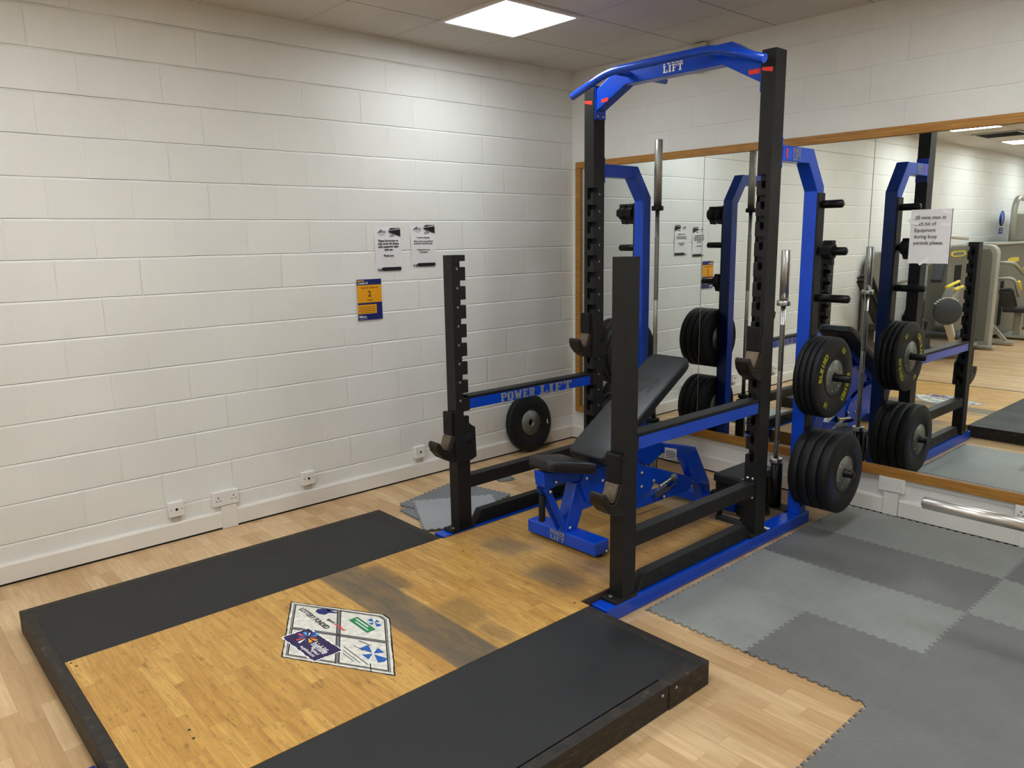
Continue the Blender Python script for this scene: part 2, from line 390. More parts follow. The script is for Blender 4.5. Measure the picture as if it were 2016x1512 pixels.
    def build(s, name, mat, parent=None, off=None):
        me = bpy.data.meshes.new(name)
        if off is not None:
            bmesh.ops.translate(s.bm, verts=s.bm.verts, vec=-Vector(off))
        elif parent is not None and parent.get('_w') is None and parent.type == 'EMPTY' and not parent.get('local'):
            bmesh.ops.translate(s.bm, verts=s.bm.verts, vec=-root_loc(parent))
        s.bm.to_mesh(me); s.bm.free()
        me.materials.append(mat)
        o = bpy.data.objects.new(name, me); COL.objects.link(o)
        if parent is not None: o.parent = parent
        return o
LOCS = {}
def root_loc(o): return LOCS.get(o.name, Vector((0, 0, 0)))
def thing(name, label, cat, loc=(0, 0, 0), group=None, rot=None):
    o = bpy.data.objects.new(name, None); COL.objects.link(o); o.location = loc; o.empty_display_size = .05
    o['label'] = label; o['category'] = cat
    if group: o['group'] = group
    if rot: o.rotation_euler = rot
    LOCS[o.name] = Vector(loc); return o
def sub(mb, name, mat, part, root):
    """a sub-part under a part (parts sit at the root's origin)"""
    bmesh.ops.translate(mb.bm, verts=mb.bm.verts, vec=-root_loc(root))
    return mb.build(name, mat, part, off=(0, 0, 0))
def tag(o, label, cat, group=None):
    o['label'] = label; o['category'] = cat
    if group: o['group'] = group
    return o
def struct(mb, name, mat):
    o = mb.build(name, mat); o['kind'] = 'structure'; return o
def dup(root, loc=None, label=None, group=None, rot=None):
    r = root.copy(); COL.objects.link(r)
    if loc is not None: r.location = loc; LOCS[r.name] = Vector(loc)
    if rot is not None: r.rotation_euler = rot
    if label: r['label'] = label
    if group: r['group'] = group
    for ch in list(root.children):
        c = ch.copy(); COL.objects.link(c); c.parent = r
        for g in ch.children:
            d = g.copy(); COL.objects.link(d); d.parent = c
    return r

def text(body, size, o, right, up, mat, parent, name='lettering', align='CENTER', bold=0, sx=1, th=.0004, root=None, spacing=1):
    cu = bpy.data.curves.new(name, 'FONT'); cu.body = body; cu.size = size; cu.align_x = align; cu.align_y = 'CENTER'
    cu.offset = bold; cu.extrude = th; cu.space_line = spacing; cu.resolution_u = 3
    t = bpy.data.objects.new(name+'_tmp', cu); COL.objects.link(t)
    dg = bpy.context.evaluated_depsgraph_get(); dg.update()
    me = bpy.data.meshes.new_from_object(t.evaluated_get(dg))
    bpy.data.objects.remove(t); bpy.data.curves.remove(cu)
    r = Vector(right).normalized(); u = Vector(up).normalized(); n = r.cross(u)
    mt = Matrix((r, u, n)).transposed().to_4x4(); mt.translation = Vector(o)
    me.transform(mt @ Matrix.Diagonal((sx, 1, 1, 1)))
    rt = root or parent
    me.transform(Matrix.Translation(-root_loc(rt)))
    me.materials.clear(); me.materials.append(mat); me.name = name
    ob = bpy.data.objects.new(name, me); COL.objects.link(ob); ob.parent = parent
    return ob

# slab-serif block lettering: rectangles / quads on a 0..w x 0..7 grid
def _r(x0, y0, x1, y1): return [(x0, y0), (x1, y0), (x1, y1), (x0, y1)]
SLAB = {
 'P': (5, [_r(0, 0, 3, 1), _r(.6, 0, 2.2, 7), _r(0, 6, 4, 7), _r(2.2, 3, 4, 4), [(3.4, 3), (4.2, 3), (5, 3.8), (5, 6.2), (4.2, 7), (3.4, 7)]]),
 'O': (5.2, [[(0, 1.2), (1.2, 0), (1.8, 0), (1.8, 7), (1.2, 7), (0, 5.8)], [(3.4, 0), (4, 0), (5.2, 1.2), (5.2, 5.8), (4, 7), (3.4, 7)], _r(1.5, 0, 3.7, 1.1), _r(1.5, 5.9, 3.7, 7)]),
 'W': (7, [_r(0, 6, 2.4, 7), _r(4.6, 6, 7, 7), [(.4, 7), (2, 7), (2.8, 0), (1.4, 0)], [(5, 7), (6.6, 7), (5.6, 0), (4.2, 0)], [(1.9, 0), (2.9, 0), (4, 5.4), (3, 5.4)], [(4.1, 0), (5.1, 0), (4, 5.4), (3, 5.4)]]),
 'E': (4.8, [_r(.5, 0, 2.1, 7), _r(0, 0, 4.6, 1.1), _r(0, 5.9, 4.6, 7), _r(2, 3, 3.6, 4), _r(3.7, 0, 4.6, 2.2), _r(3.7, 4.8, 4.6, 7)]),
 'R': (5.2, [_r(0, 0, 2.8, 1), _r(.6, 0, 2.2, 7), _r(0, 6, 4, 7), _r(2.2, 3, 4, 4), [(3.2, 3.2), (4.2, 3.2), (4.9, 3.9), (4.9, 6.2), (4.2, 7), (3.2, 7)], [(2.2, 3.6), (3.6, 3.6), (4.6, 1), (5.2, 1), (5.2, 0), (3.5, 0)]]),
 'L': (4.8, [_r(.5, 0, 2.1, 7), _r(0, 0, 4.6, 1.1), _r(0, 6, 2.6, 7), _r(3.6, 0, 4.6, 2.6)]),
 'I': (2.8, [_r(.5, 0, 2.2, 7), _r(0, 0, 2.7, 1), _r(0, 6, 2.7, 7)]),
 'F': (4.8, [_r(.5, 0, 2.1, 7), _r(0, 0, 2.8, 1), _r(0, 5.9, 4.6, 7), _r(2, 3, 3.6, 4), _r(3.6, 4.6, 4.6, 7)]),
 'T': (5, [_r(1.7, 0, 3.3, 7), _r(1, 0, 4, 1), _r(0, 5.9, 5, 7), _r(0, 4.6, 1, 7), _r(4, 4.6, 5, 7)]),
}
def slab_polys(word, h, x=0, y=0, gap=.7, sx=1):
    k = h/7; out = []
    for ch in word:
        if ch == ' ': x += 3*k*sx; continue
        w, ps = SLAB[ch]
        for p in ps: out.append([(x+a*k*sx, y+b*k) for a, b in p])
        x += (w+gap)*k*sx
    return out, x
def slab(lines, o, right, up, mat, parent, name='lettering', width=None, th=.0006, root=None):
    """lines: [(word, height, y)] stretched to one width, centred on o"""
    mb = MB(); r = Vector(right).normalized(); u = Vector(up).normalized(); n = r.cross(u); o = Vector(o)
    for word, h, y in lines:
        ps, w = slab_polys(word, h); w -= .7*h/7; s = (width/w) if width else 1; W = w*s
        for i, p in enumerate(ps):
            pts = [o+r*(a*s-W/2)+u*(b+y) for a, b in p]
            cnt = len(mb.bm.faces); A = [mb.bm.verts.new(q+n*(th+cnt*4e-5)) for q in pts]; mb.bm.faces.new(A)
    bmesh.ops.translate(mb.bm, verts=mb.bm.verts, vec=-root_loc(root or parent))
    return mb.build(name, mat, parent, off=(0, 0, 0))

# ------------------------------------------------------------------ room
H = 2.942
XR, YF = 7.4, -12.2
struct(MB().box(-.15, XR+.15, YF-.15, .15, -.2, 0), 'floor', M['laminate'])
struct(MB().box(-.15, XR+.15, YF-.15, .15, H, H+.15), 'ceiling', M['ceiling'])
struct(MB().box(-.15, 0, YF-.15, .15, 0, H), 'wall_left', M['block_left'])
struct(MB().box(0, XR, 0, .15, 0, H), 'wall_back', M['block_back'])
struct(MB().box(XR, XR+.15, YF-.15, .15, 0, H), 'wall_right', M['block_plain'])
struct(MB().box(0, XR, YF-.15, YF, 0, H), 'wall_front', M['block_back'])
skl = MB(); prof = [(0, .011), (.02, .011), (.02, .1), (.014, .112), (0, .112)]
skl.prism([(a, b) for a, b in prof], 'y', YF+.001, 0)
struct(skl, 'baseboard_left', M['white_paint'])
skb = MB(); skb.prism([(-a, b) for a, b in prof], 'x', .0205, 2.597); skb.prism([(-a, b) for a, b in prof], 'x', 2.69, XR)
struct(skb, 'baseboard_back', M['white_paint'])
gap = MB(); gap.box(0, .017, YF, 0, 0, .0105); gap.box(.017, XR, -.017, 0, 0, .0105)
struct(gap, 'gap_shade_1', M['dark_hole'])  # near-black strip stands in for the shade in the gap below the baseboards

# ceiling light panels
lt = thing('ceiling_light', 'square white ceiling light panel glowing above the corner of the two walls', 'light', (.836, -1.402, H-.008), 'ceiling light panels')
lt['local'] = 1
fr = MB()
for a in ((-.3, .3, -.3, -.272), (-.3, .3, .272, .3), (-.3, -.272, -.272, .272), (.272, .3, -.272, .272)): fr.box(a[0], a[1], a[2], a[3], -.006, .008)
fr.build('frame', M['white_paint'], lt)
MB().box(-.272, .272, -.272, .272, -.003, .006).build('diffuser', M['lamp'], lt)
for x in (.836, 3.236, 5.636):
    for y in (-1.402, -3.802, -6.202, -8.602, -11.002):
        if (x, y) == (.836, -1.402): continue
        lab = 'square ceiling light panel out of the photo frame, lighting the rest of the room'
        if x == .836 and y == -6.202: lab = 'ceiling light panel seen only in the mirror, nearest under its top frame rail'
        if x == .836 and y == -8.602: lab = 'farther ceiling light panel seen only in the mirror at its right edge'
        if x == .836 and y == -3.802: lab = 'ceiling light panel just out of the photo above the left block wall'
        dup(lt, (x+(.6 if (x, y) == (.836, -3.802) else 0), y, H-.008), lab)

M['lamp_soft'] = emit('led_diffuser_dimmed', (.93, .985, 1, 1), 17.5)
for c in lt.children:
    if c.name.startswith('diffuser'):
        c.data = c.data.copy(); c.data.materials[0] = M['lamp_soft']

# ceiling vent seen in the mirror
cv = thing('ceiling_vent', 'grey slatted ceiling vent seen in the mirror between two light panels', 'vent', (.836, -7.402, H-.008))
a = MB()
for q in ((.55, 1.122, -7.69, -7.65), (.55, 1.122, -7.154, -7.114), (.55, .59, -7.65, -7.154), (1.082, 1.122, -7.65, -7.154)): a.box(*q, H-.014, H-.001)
a.build('frame', M['gym_silver'], cv)
a = MB()
for k in range(9): a.bar((.6, -7.62+k*.054, H-.008), (1.072, -7.62+k*.054, H-.008), .03, .004, (0, .6, 1))
a.split('louvre', M['gym_dark'], cv)

# ------------------------------------------------------------------ mirror
mr = thing('wall_mirror', 'large oak framed mirror of several panes on the block wall', 'mirror', (.057, 0, .24))
for x0, x1 in ((.107, 1.2505), (1.252, 2.4), (2.4015, 3.55), (3.5515, 4.70)):
    MB().box(x0, x1, -.008, -.001, .296, 2.206).build('mirror_pane', M['mirror'], mr)
for q in ((.057, 4.752, 2.206, 2.256), (.057, 4.752, .24, .296)):
    MB().box(q[0], q[1], -.026, -.001, q[2], q[3], .002).build('frame_rail', M['oak'], mr)
for q in ((.057, .107), (4.702, 4.752)):
    MB().box(q[0], q[1], -.026, -.001, .296, 2.206, .002).build('frame_stile', M['oak'], mr)
sm = MB()
for x in (1.25125, 2.40075, 3.55075): sm.box(x-.0022, x+.0022, -.0087, -.002, .297, 2.205)
sm.split('seam_strip', M['dark_chrome'], mr)

# ------------------------------------------------------------------ wall sockets
def junction(y, label):
    t = thing('wall_socket', label, 'socket', (.0, y, .148), 'single cable outlets on the left wall')
    MB().box(.0005, .032, y-.043, y+.043, .148, .232, .003).build('box', M['white_plastic'], t)
    MB().cyl((.032, y, .19), (.0335, y, .19), .0075).build('cable_hole', M['dark_hole'], t)
    b = MB()
    for d in (-.03, .03): b.cyl((.032, y+d, .19), (.0335, y+d, .19), .0035, 10)
    b.split('screw', M['dark_chrome'], t)
    MB().box(.0005, .016, y-.024, y+.026, .113, .148, .002).build('trunking', M['trunk_grey'], t)
junction(-3.28, 'small square white cable outlet on left wall, farthest from the rack')
junction(-2.46, 'small square white cable outlet on left wall, the middle one')
junction(-1.592, 'small square white cable outlet on left wall, nearest the hook on the rack post')
def uk_socket(org, r, label, trunk):
    """double UK socket on a wall; r = direction along wall (unit vec) seen from the room, n = out of wall"""
    r = Vector(r); n = r.cross(Vector((0, 0, 1))); o = Vector(org)
    t = thing('double_socket', label, 'socket', tuple(o))
    def B(a0, a1, z0, z1, d0, d1, bev=0):
        m = MB(); p = [o+r*a+n*d+Vector((0, 0, z)) for a in (a0, a1) for d in (d0, d1) for z in (z0, z1)]
        xs = [q.x for q in p]; ys = [q.y for q in p]; zs = [q.z for q in p]
        return m.box(min(xs), max(xs), min(ys), max(ys), min(zs), max(zs), bev)
    B(-.075, .075, 0, .086, .0005, .03, .003).build('faceplate', M['white_plastic'], t)
    for s in (-1, 1):
        B(s*.012-.006, s*.012+.006, .05, .07, .03, .034, .001).build('switch', M['white_plastic'], t)
    for s in (-.045, .045):
        pin = MB()
        for (a, z0, z1, w) in ((0, .047, .056, .0025), (-.011, .03, .034, .004), (.011, .03, .034, .004)):
            q = o+r*(s+a)+Vector((0, 0, 0)); c0 = q+n*.03; c1 = q+n*.0312
            pin.bar(c0+Vector((0, 0, (z0+z1)/2)), c1+Vector((0, 0, (z0+z1)/2)), w*2, z1-z0)
        pin.build('pin_holes', M['dark_hole'] if trunk[2] else M['trunk_grey'], t)
    B(trunk[0], trunk[1], -.145, -.004, .0005, .026, .002).build('trunking', M['white_paint'], t)
    return t
uk_socket((0, -2.995, .146), (0, 1, 0), 'white double power socket low on the left wall with trunking below', (-.032, .062, True))
uk_socket((2.645, 0, .154), (1, 0, 0), 'white double power socket with blanked plugs under the mirror frame', (-.045, .042, False))
uk_socket((3.36, 0, .152), (1, 0, 0), 'white socket under the mirror at the right edge, above the chrome bar', (-.04, .04, True))

# ------------------------------------------------------------------ wall notices
def sheet(name, label, y0, y1, z0, z1, mat, cat='poster', tilt=0):
    t = thing(name, label, cat, (0, (y0+y1)/2, z0))
    m = MB(); n = 8
    # sheet hangs slightly bowed off the wall
    for i in range(n):
        za, zb = z0+(z1-z0)*i/n, z0+(z1-z0)*(i+1)/n
        da, db = (.0004+.0055*math.sin(PI*k/n)**2 for k in (i, i+1))
        m.face([(da, y0, za), (da, y1, za), (db, y1, zb), (db, y0, zb)])
    bmesh.ops.remove_doubles(m.bm, verts=m.bm.verts, dist=1e-5)
    for f in m.bm.faces: f.smooth = True
    m.build('paper', mat, t); return t
def wpoly(polys, x, y0, z0, mat, t, name):
    m = MB()
    for p in polys: m.face([(x, y0+a, z0+b) for a, b in p])
    return m.build(name, mat, t)
def header(t, y0, z0):
    wpoly([[(.108, .279), (.128, .291), (.202, .291), (.202, .287), (.185, .287)], [(.104, .271), (.202, .283), (.202, .236), (.118, .262)]], .0072, y0, z0, M['black_ink'], t, 'printed_artwork')
    wpoly([[(.112, .243), (.12, .243), (.135, .233), (.125, .233)], [(.126, .249), (.135, .249), (.155, .236), (.143, .236)]], .0072, y0, z0, M['black_ink'], t, 'printed_artwork')
    wpoly([[(.022, .26), (.05, .283), (.053, .281), (.028, .258)], [(.03, .266), (.034, .27), (.088, .262), (.088, .258)], [(.045, .278), (.06, .28), (.05, .268), (.046, .27)], [(.035, .25), (.08, .247), (.08, .244), (.035, .247)]], .0072, y0, z0, M['grey_ink'], t, 'printed_logo')
    text('Leisure', .016, (.0088, y0+.068, z0+.272), (0, 1, 0), (0, 0, 1), M['grey_ink'], t, 'printed_logo')
    wpoly([[(.055, .012), (.2, .012), (.2, .035), (.055, .035), (.042, .025)], [(.018, .012), (.026, .012), (.022, .03), (.018, .03)], [(.03, .014), (.046, .012), (.036, .03)]], .0066, y0, z0, M['black_ink'], t, 'printed_band')
ps = sheet('notice_poster', 'white paper notice asking to wipe down equipment, on the left wall', -1.875, -1.667, 1.476, 1.76, M['paper'])
header(ps, -1.875, 1.476-.013)
for i, s in enumerate(('Please Remember to', 'wipe down the fitness', 'suite equipment after', 'each use', '', 'Thank you.')):
    if s: text(s, .0185, (.0088, -1.771, 1.672-.0195*i), (0, 1, 0), (0, 0, 1), M['black_ink'], ps, 'printed_text', bold=.0004)
ps = sheet('notice_poster', 'white paper etiquette notice on left wall, nearer the rack post', -1.59, -1.384, 1.482, 1.777, M['paper'])
header(ps, -1.59, 1.482)
for s, z in (('Customer Etiquette', 1.69), ('Water bottles and towels are', 1.665), ('permitted in the fitness suite.', 1.65), ('Thank you for your', 1.607), ('cooperation.', 1.592)):
    text(s, .0135, (.0088, -1.487, z), (0, 1, 0), (0, 0, 1), M['black_ink'], ps, 'printed_text', bold=.0002)
ps = sheet('notice_poster', 'blue and amber poster showing a capacity of 2 people on left wall', -2.034, -1.833, 1.149, 1.437, M['paper'])
b0, z0 = -2.034, 1.149
wpoly([_r(.008, .012, .193, .277)], .0082, b0, z0, M['navy_ink'], ps, 'printed_panel')
wpoly([_r(.008, .125, .193, .24)], .0086, b0, z0, M['orange_ink'], ps, 'printed_panel')
wpoly([_r(.008, .052, .15, .112)], .0086, b0, z0, M['orange_ink'], ps, 'printed_panel')
text('Covid-19', .02, (.009, b0+.015, z0+.252), (0, 1, 0), (0, 0, 1), M['white_ink'], ps, 'printed_text', 'LEFT', .0004)
wpoly([_r(.012, .264, .062, .271)], .009, b0, z0, M['orange_ink'], ps, 'printed_text')
text('Capacity of this area', .0155, (.009, b0+.1, z0+.222), (0, 1, 0), (0, 0, 1), M['black_ink'], ps, 'printed_text')
text('2', .052, (.009, b0+.1, z0+.18), (0, 1, 0), (0, 0, 1), M['black_ink'], ps, 'printed_text', bold=.0006)
text('People', .0155, (.009, b0+.1, z0+.142), (0, 1, 0), (0, 0, 1), M['black_ink'], ps, 'printed_text')
wpoly([_r(.014, .095-.012*k, .14, .098-.012*k) for k in range(4)], .009, b0, z0, M['strip_metal'], ps, 'printed_text')
wpoly([_r(.02, .03, .07, .036), [(.014, .03), (.02, .045), (.024, .043), (.018, .03)], _r(.03, .036, .036, .042), _r(.02, .02, .075, .022)], .0075+.001, b0, z0, M['white_ink'], ps, 'printed_logo')

# note on the mirror
nt_ = thing('paper_note', 'white paper note about 20 minutes limit taped to the mirror', 'notice', (2.735, -.009, 1.5))
m = MB(); n = 8
for i in range(n):
    xa, xb = 2.629+.213*i/n, 2.629+.213*(i+1)/n
    ya, yb = (-.0105-.002*(k/n)**3 for k in (i, i+1))
    m.face([(xa, ya, 1.502), (xb, yb, 1.500), (xb, yb, 1.796), (xa, ya, 1.797)])
bmesh.ops.remove_doubles(m.bm, verts=m.bm.verts, dist=1e-5)
m.build('paper', M['paper'], nt_)
for i, s in enumerate(('20 mins max at', 'each bit of', 'Equipment', 'during busy', 'periods please.')):
    text(s, .029, (2.652, -.0132, 1.752-.0345*i), (1, 0, 0), (0, 0, 1), M['black_ink'], nt_, 'printed_text', 'LEFT', 0, .9)
tp = MB()
for q in (((2.62, 1.735), (2.66, 1.775)), ((2.628, 1.73), (2.672, 1.715)), ((2.79, 1.787), (2.838, 1.775)), ((2.79, 1.715), (2.836, 1.712)), ((2.69, 1.495), (2.74, 1.53))):
    (xa, za), (xb, zb) = q; d = Vector((xb-xa, 0, zb-za)).normalized(); p = Vector((-d.z, 0, d.x))*.007
    tp.face([(xa-p.x, -.0138, za-p.z), (xb-p.x, -.0138, zb-p.z), (xb+p.x, -.0138, zb+p.z), (xa+p.x, -.0138, za+p.z)])
tp.split('sticky_tape', simple('clear_tape', srgb(240, 240, 242), .12, 0, .01), nt_)

# wall sensor above the rack
ws = thing('wall_sensor', 'small cream motion sensor high on the wall behind the pull-up bar', 'sensor', (1.2, 0, 2.74))
MB().box(1.15, 1.255, -.045, -.001, 2.845, 2.935, .004).build('housing', M['trunk_grey'], ws)
MB().box(1.185, 1.225, -.035, -.001, 2.775, 2.845, .004).build('neck', M['trunk_grey'], ws)
MB().lathe([(0, 0), (.03, .004), (.05, .02), (.052, .034), (0, .034)], (1.205, -.03, 2.742), (0, 0, 1), 24).build('dome', M['trunk_grey'], ws)

# blue pedestrian sign far along the left wall (seen in the mirror)
sg = thing('safety_sign', 'round blue sign over a blue square on far left wall, seen in mirror', 'sign', (0, -10.62, 1.63))
MB().cyl((.001, -10.62, 1.882), (.006, -10.62, 1.882), .13, 40).build('disc', M['sign_blue'], sg)
MB().box(.001, .006, -10.71, -10.53, 1.625, 1.725).build('caption_panel', M['sign_blue'], sg)
wpoly([[(-.012, -.02), (.012, -.02), (.014, .045), (-.014, .045)], [(-.018, -.085), (-.004, -.085), (.004, -.01), (-.012, -.01)], [(.006, -.085), (.02, -.085), (.012, -.01), (.0, -.01)], [(-.012, .055), (0, .085), (.012, .055), (0, .05)]], .0075, -10.62, 1.882, M['white_ink'], sg, 'pictogram')
wpoly([_r(-.06, .01, .06, .022), _r(-.06, -.02, .06, -.008)], .0075, -10.62, 1.675, M['white_ink'], sg, 'caption')

# ------------------------------------------------------------------ lifting platform
PX0, PX1, PY0, PY1, PZ = .622, 2.917, -4.163, -2.317, .099
pl = thing('lifting_platform', 'low lifting platform of worn oak boards between two black rubber strips', 'platform', (1.77, -3.24, 0))
fw = .045
for q in ((PX0, PX0+fw, PY0, PY1), (PX1-fw, PX1, PY0, -2.56), (PX1-fw-.006, PX1+.004, -2.56, PY1), (PX0+fw, PX1-fw, PY0, PY0+fw), (PX0+fw, 1.243, PY1-fw, PY1), (2.312, PX1-fw-.006, PY1-fw, PY1)):
    MB().box(*q, .001, PZ, .002).build('frame_rail', M['frame_black'], pl)
MB().box(PX0+fw, 1.242, PY0+fw, PY1-fw, .02, PZ-.001).build('rubber_strip', M['platform_rubber'], pl)
MB().box(2.313, PX1-fw-.006, PY0+fw, PY1-fw, .02, PZ-.001).build('rubber_strip', M['platform_rubber'], pl)
MB().box(1.243, 2.312, PY0+fw, PY1, .02, PZ+.0008).build('wooden_deck', M['platform_wood'], pl)
bd = MB()
for x, y in ((1.30, -4.09), (1.262, -4.1), (2.05, -3.92), (1.995, -3.915), (1.46, -2.34), (2.25, -2.345)): bd.cyl((x, y, PZ), (x, y, PZ+.0012), .005, 10)
bd.split('screw_head', M['black_ink'], pl)
bt = MB()
for y in (-2.6, -2.52): bt.cyl((PX1+.0, y, .075), (PX1+.0055, y, .075), .006, 10)
bt.split('side_bolt', M['dark_chrome'], pl)
ip = thing('platform_board', 'worn oak board filling the floor inside the rack under the bench', 'platform', (1.77, -1.7, 0))
MB().box(1.256, 2.255, -2.3155, -1.06, .001, PZ).build('wooden_deck', M['inner_wood'], ip)
MB().box(1.243, 1.255, -2.3155, -1.06, .001, PZ-.001).build('edge_trim', M['strip_metal'], ip)
MB().box(2.256, 2.2625, -2.3155, -1.06, .001, PZ-.001).build('edge_trim', M['strip_metal'], ip)
bs = MB().box(1.826, 2.02, -4.235, -4.168, .0005, .006); tag(bs.build('blue_strip', M['sign_blue'], None), 'small dark blue strip on the floor against the platform front edge', 'strip')

# sponsor sticker on the platform
sz = PZ+.0012
st = thing('sponsor_sticker', 'large white diamond sponsor sticker with four logo boxes on the oak deck', 'sticker', (1.783, -3.245, sz))
A, B, C, D = V(1.37, -3.248), V(1.785, -2.998), V(2.196, -3.241), V(1.781, -3.491)
A, B, C, D = [Vector((p[0], p[1])) for p in (A, B, C, D)]
cen = (A+B+C+D)/4
def rh(s, cut=.0):
    a, b, c, d = [cen+(p-cen)*s for p in (A, B, C, D)]
    if cut: return [a, a.lerp(b, 1-cut), b.lerp(c, cut*1.2), c, d]
    return [a, b, c, d]
def flat(polys, z, mat, parent, name, root):
    m = MB()
    for p in polys:
        f = m.bm.faces.new([m.bm.verts.new((q[0], q[1], z)) for q in p])
    bmesh.ops.recalc_face_normals(m.bm, faces=m.bm.faces)
    for f in m.bm.faces:
        if f.normal.z < 0: f.normal_flip()
    bmesh.ops.translate(m.bm, verts=m.bm.verts, vec=-root_loc(root))
    return m.build(name, mat, parent, off=(0, 0, 0))
def jag(poly, n=14, amp=.004):
    out = []
    for i, p in enumerate(poly):
        q = poly[(i+1) % len(poly)]; p = Vector(p); q = Vector(q); d = (q-p); nn = Vector((-d.y, d.x)).normalized()
        for k in range(n): out.append(p+d*k/n+nn*random.uniform(-amp, amp)*(k > 0))
    return out
stain = simple('scuffed_white_vinyl', srgb(214, 212, 204), .45, 0, .16, 40)
flat([jag(rh(1.0, .05), 24, .0012)], sz, M['black_ink'], st, 'border', st)
base = flat([jag(rh(.975, .06), 24, .0014)], sz+.0003, stain, st, 'backing', st)
def ring(s0, s1, cut):
    o = rh(s0, cut); i = rh(s1, cut); n = len(o)
    return [[o[k], o[(k+1) % n], i[(k+1) % n], i[k]] for k in range(n)]
flat(ring(.925, .91, .05)+ring(.90, .875, .05), sz+.0006, M['black_ink'], st, 'line_work', st)
def cross(w):
    out = []
    for p, q, r, s in ((A, B, D, C), (A, D, B, C)):
        a = cen+((p+q)/2-cen)*.9; b = cen+((r+s)/2-cen)*.9; d = (b-a).normalized(); nn = Vector((-d.y, d.x))*w
        out.append([a-nn, b-nn, b+nn, a+nn])
    return out
flat(cross(.009), sz+.0006, M['black_ink'], st, 'line_work', st); flat(cross(.005), sz+.0009, M['grey_ink'], st, 'line_work', st)
zt = sz+.0009
R3, U3 = (1, 0, 0), (0, 1, 0)
flat([[(1.52, -3.20), (1.545, -3.165), (1.575, -3.165), (1.612, -3.150), (1.616, -3.156), (1.585, -3.178), (1.59, -3.20), (1.565, -3.215), (1.535, -3.215)], [(1.552, -3.17), (1.577, -3.145), (1.584, -3.150), (1.57, -3.175)]], zt, M['navy_ink'], st, 'hand_emblem', st)
text('sport', .024, (1.632, -3.207, zt), R3, U3, M['black_ink'], st, 'printed_text', 'LEFT', .0004)
text('scotland', .024, (1.688, -3.207, zt), R3, U3, M['red_ink'], st, 'printed_text', 'LEFT', .0002)
text('LOTTERY FUNDED', .033, (1.585, -3.249, zt), R3, U3, M['black_ink'], st, 'printed_text', 'CENTER', .0007, .86)
flat([_r(1.702, -3.15, 1.85, -3.108)], zt, M['green_ink'], st, 'green_panel', st)
flat([_r(1.715, -3.124, 1.81, -3.118), _r(1.735, -3.138, 1.835, -3.133)], zt+.0003, M['white_ink'], st, 'printed_text', st)
def salt(x, y, w, h):
    k = .11
    return [[(x-w*.35, y+h), (x+w*.35, y+h), (x, y+h*k*.6)], [(x-w*.35, y-h), (x+w*.35, y-h), (x, y-h*k*.6)], [(x-w, y+h*.6), (x-w, y-h*.6), (x-w*k, y)], [(x+w, y+h*.6), (x+w*1.15, y), (x+w, y-h*.6), (x+w*k, y)]]
flat(salt(1.795, -3.082, .038, .02), zt, M['saltire_blue'], st, 'flag_emblem', st)
flat(salt(2.005, -3.218, .07, .036), zt, M['saltire_blue'], st, 'flag_emblem', st)
flat([[(1.88, -3.205), (1.95, -3.19), (1.952, -3.193), (1.882, -3.209)], [(1.9, -3.24), (1.96, -3.232), (1.96, -3.235), (1.9, -3.243)], [(2.06, -3.262), (2.11, -3.29), (2.108, -3.293), (2.058, -3.266)]], zt, M['black_ink'], st, 'line_work', st)
text('SPONSORED BY', .014, (1.965, -3.275, zt), R3, U3, M['grey_ink'], st, 'printed_text') if False else flat([_r(1.88, -3.277, 2.06, -3.272), _r(1.9, -3.292, 2.03, -3.288), _r(1.92, -3.304, 2.0, -3.300)], zt, M['grey_ink'], st, 'printed_text', st)
hp = thing('logo_sticker', 'torn purple logo sticker with starburst stuck over the white diamond sticker', 'sticker', (1.775, -3.36, sz+.0014))
z2 = sz+.0016
flat([jag([(1.640, -3.425), (1.903, -3.418), (1.905, -3.290), (1.648, -3.303)], 22, .003)], z2, M['white_ink'], hp, 'torn_edge', hp)
flat([jag([(1.646, -3.420), (1.898, -3.413), (1.900, -3.296), (1.653, -3.308)], 22, .0025)], z2+.0003, M['purple_ink'], hp, 'backing', hp)
cx_, cy_ = 1.716, -3.345
cols = ['orange_ink', 'red_ink', 'cyan_ink', 'saltire_blue', 'white_ink', 'cyan_ink', 'pink_ink', 'cyan_ink', 'red_ink', 'white_ink', 'saltire_blue', 'orange_ink']
for k in range(12):
    an = 2*PI*k/12+.3; L = (.05, .034, .046)[k % 3]; w = (.007, .004, .0085)[k % 3]
    d = Vector((math.cos(an), math.sin(an)*.95)); nn = Vector((-d.y, d.x)); c0 = Vector((cx_, cy_))
    flat([[c0+d*.009, c0+d*L-nn*w, c0+d*(L+.003), c0+d*L+nn*w]], z2+.0006, M[cols[k]], hp, 'petal', hp)
text('highlife', .047, (1.826, -3.35, z2+.0006), R3, U3, M['white_ink'], hp, 'printed_text', 'CENTER', .0006, .8)
text('highland', .02, (1.84, -3.378, z2+.0006), R3, U3, M['white_ink'], hp, 'printed_text', 'CENTER', 0, .8)
text('na gàidhealtachd', .02, (1.815, -3.397, z2+.0006), R3, U3, M['white_ink'], hp, 'printed_text', 'CENTER', 0, .8)

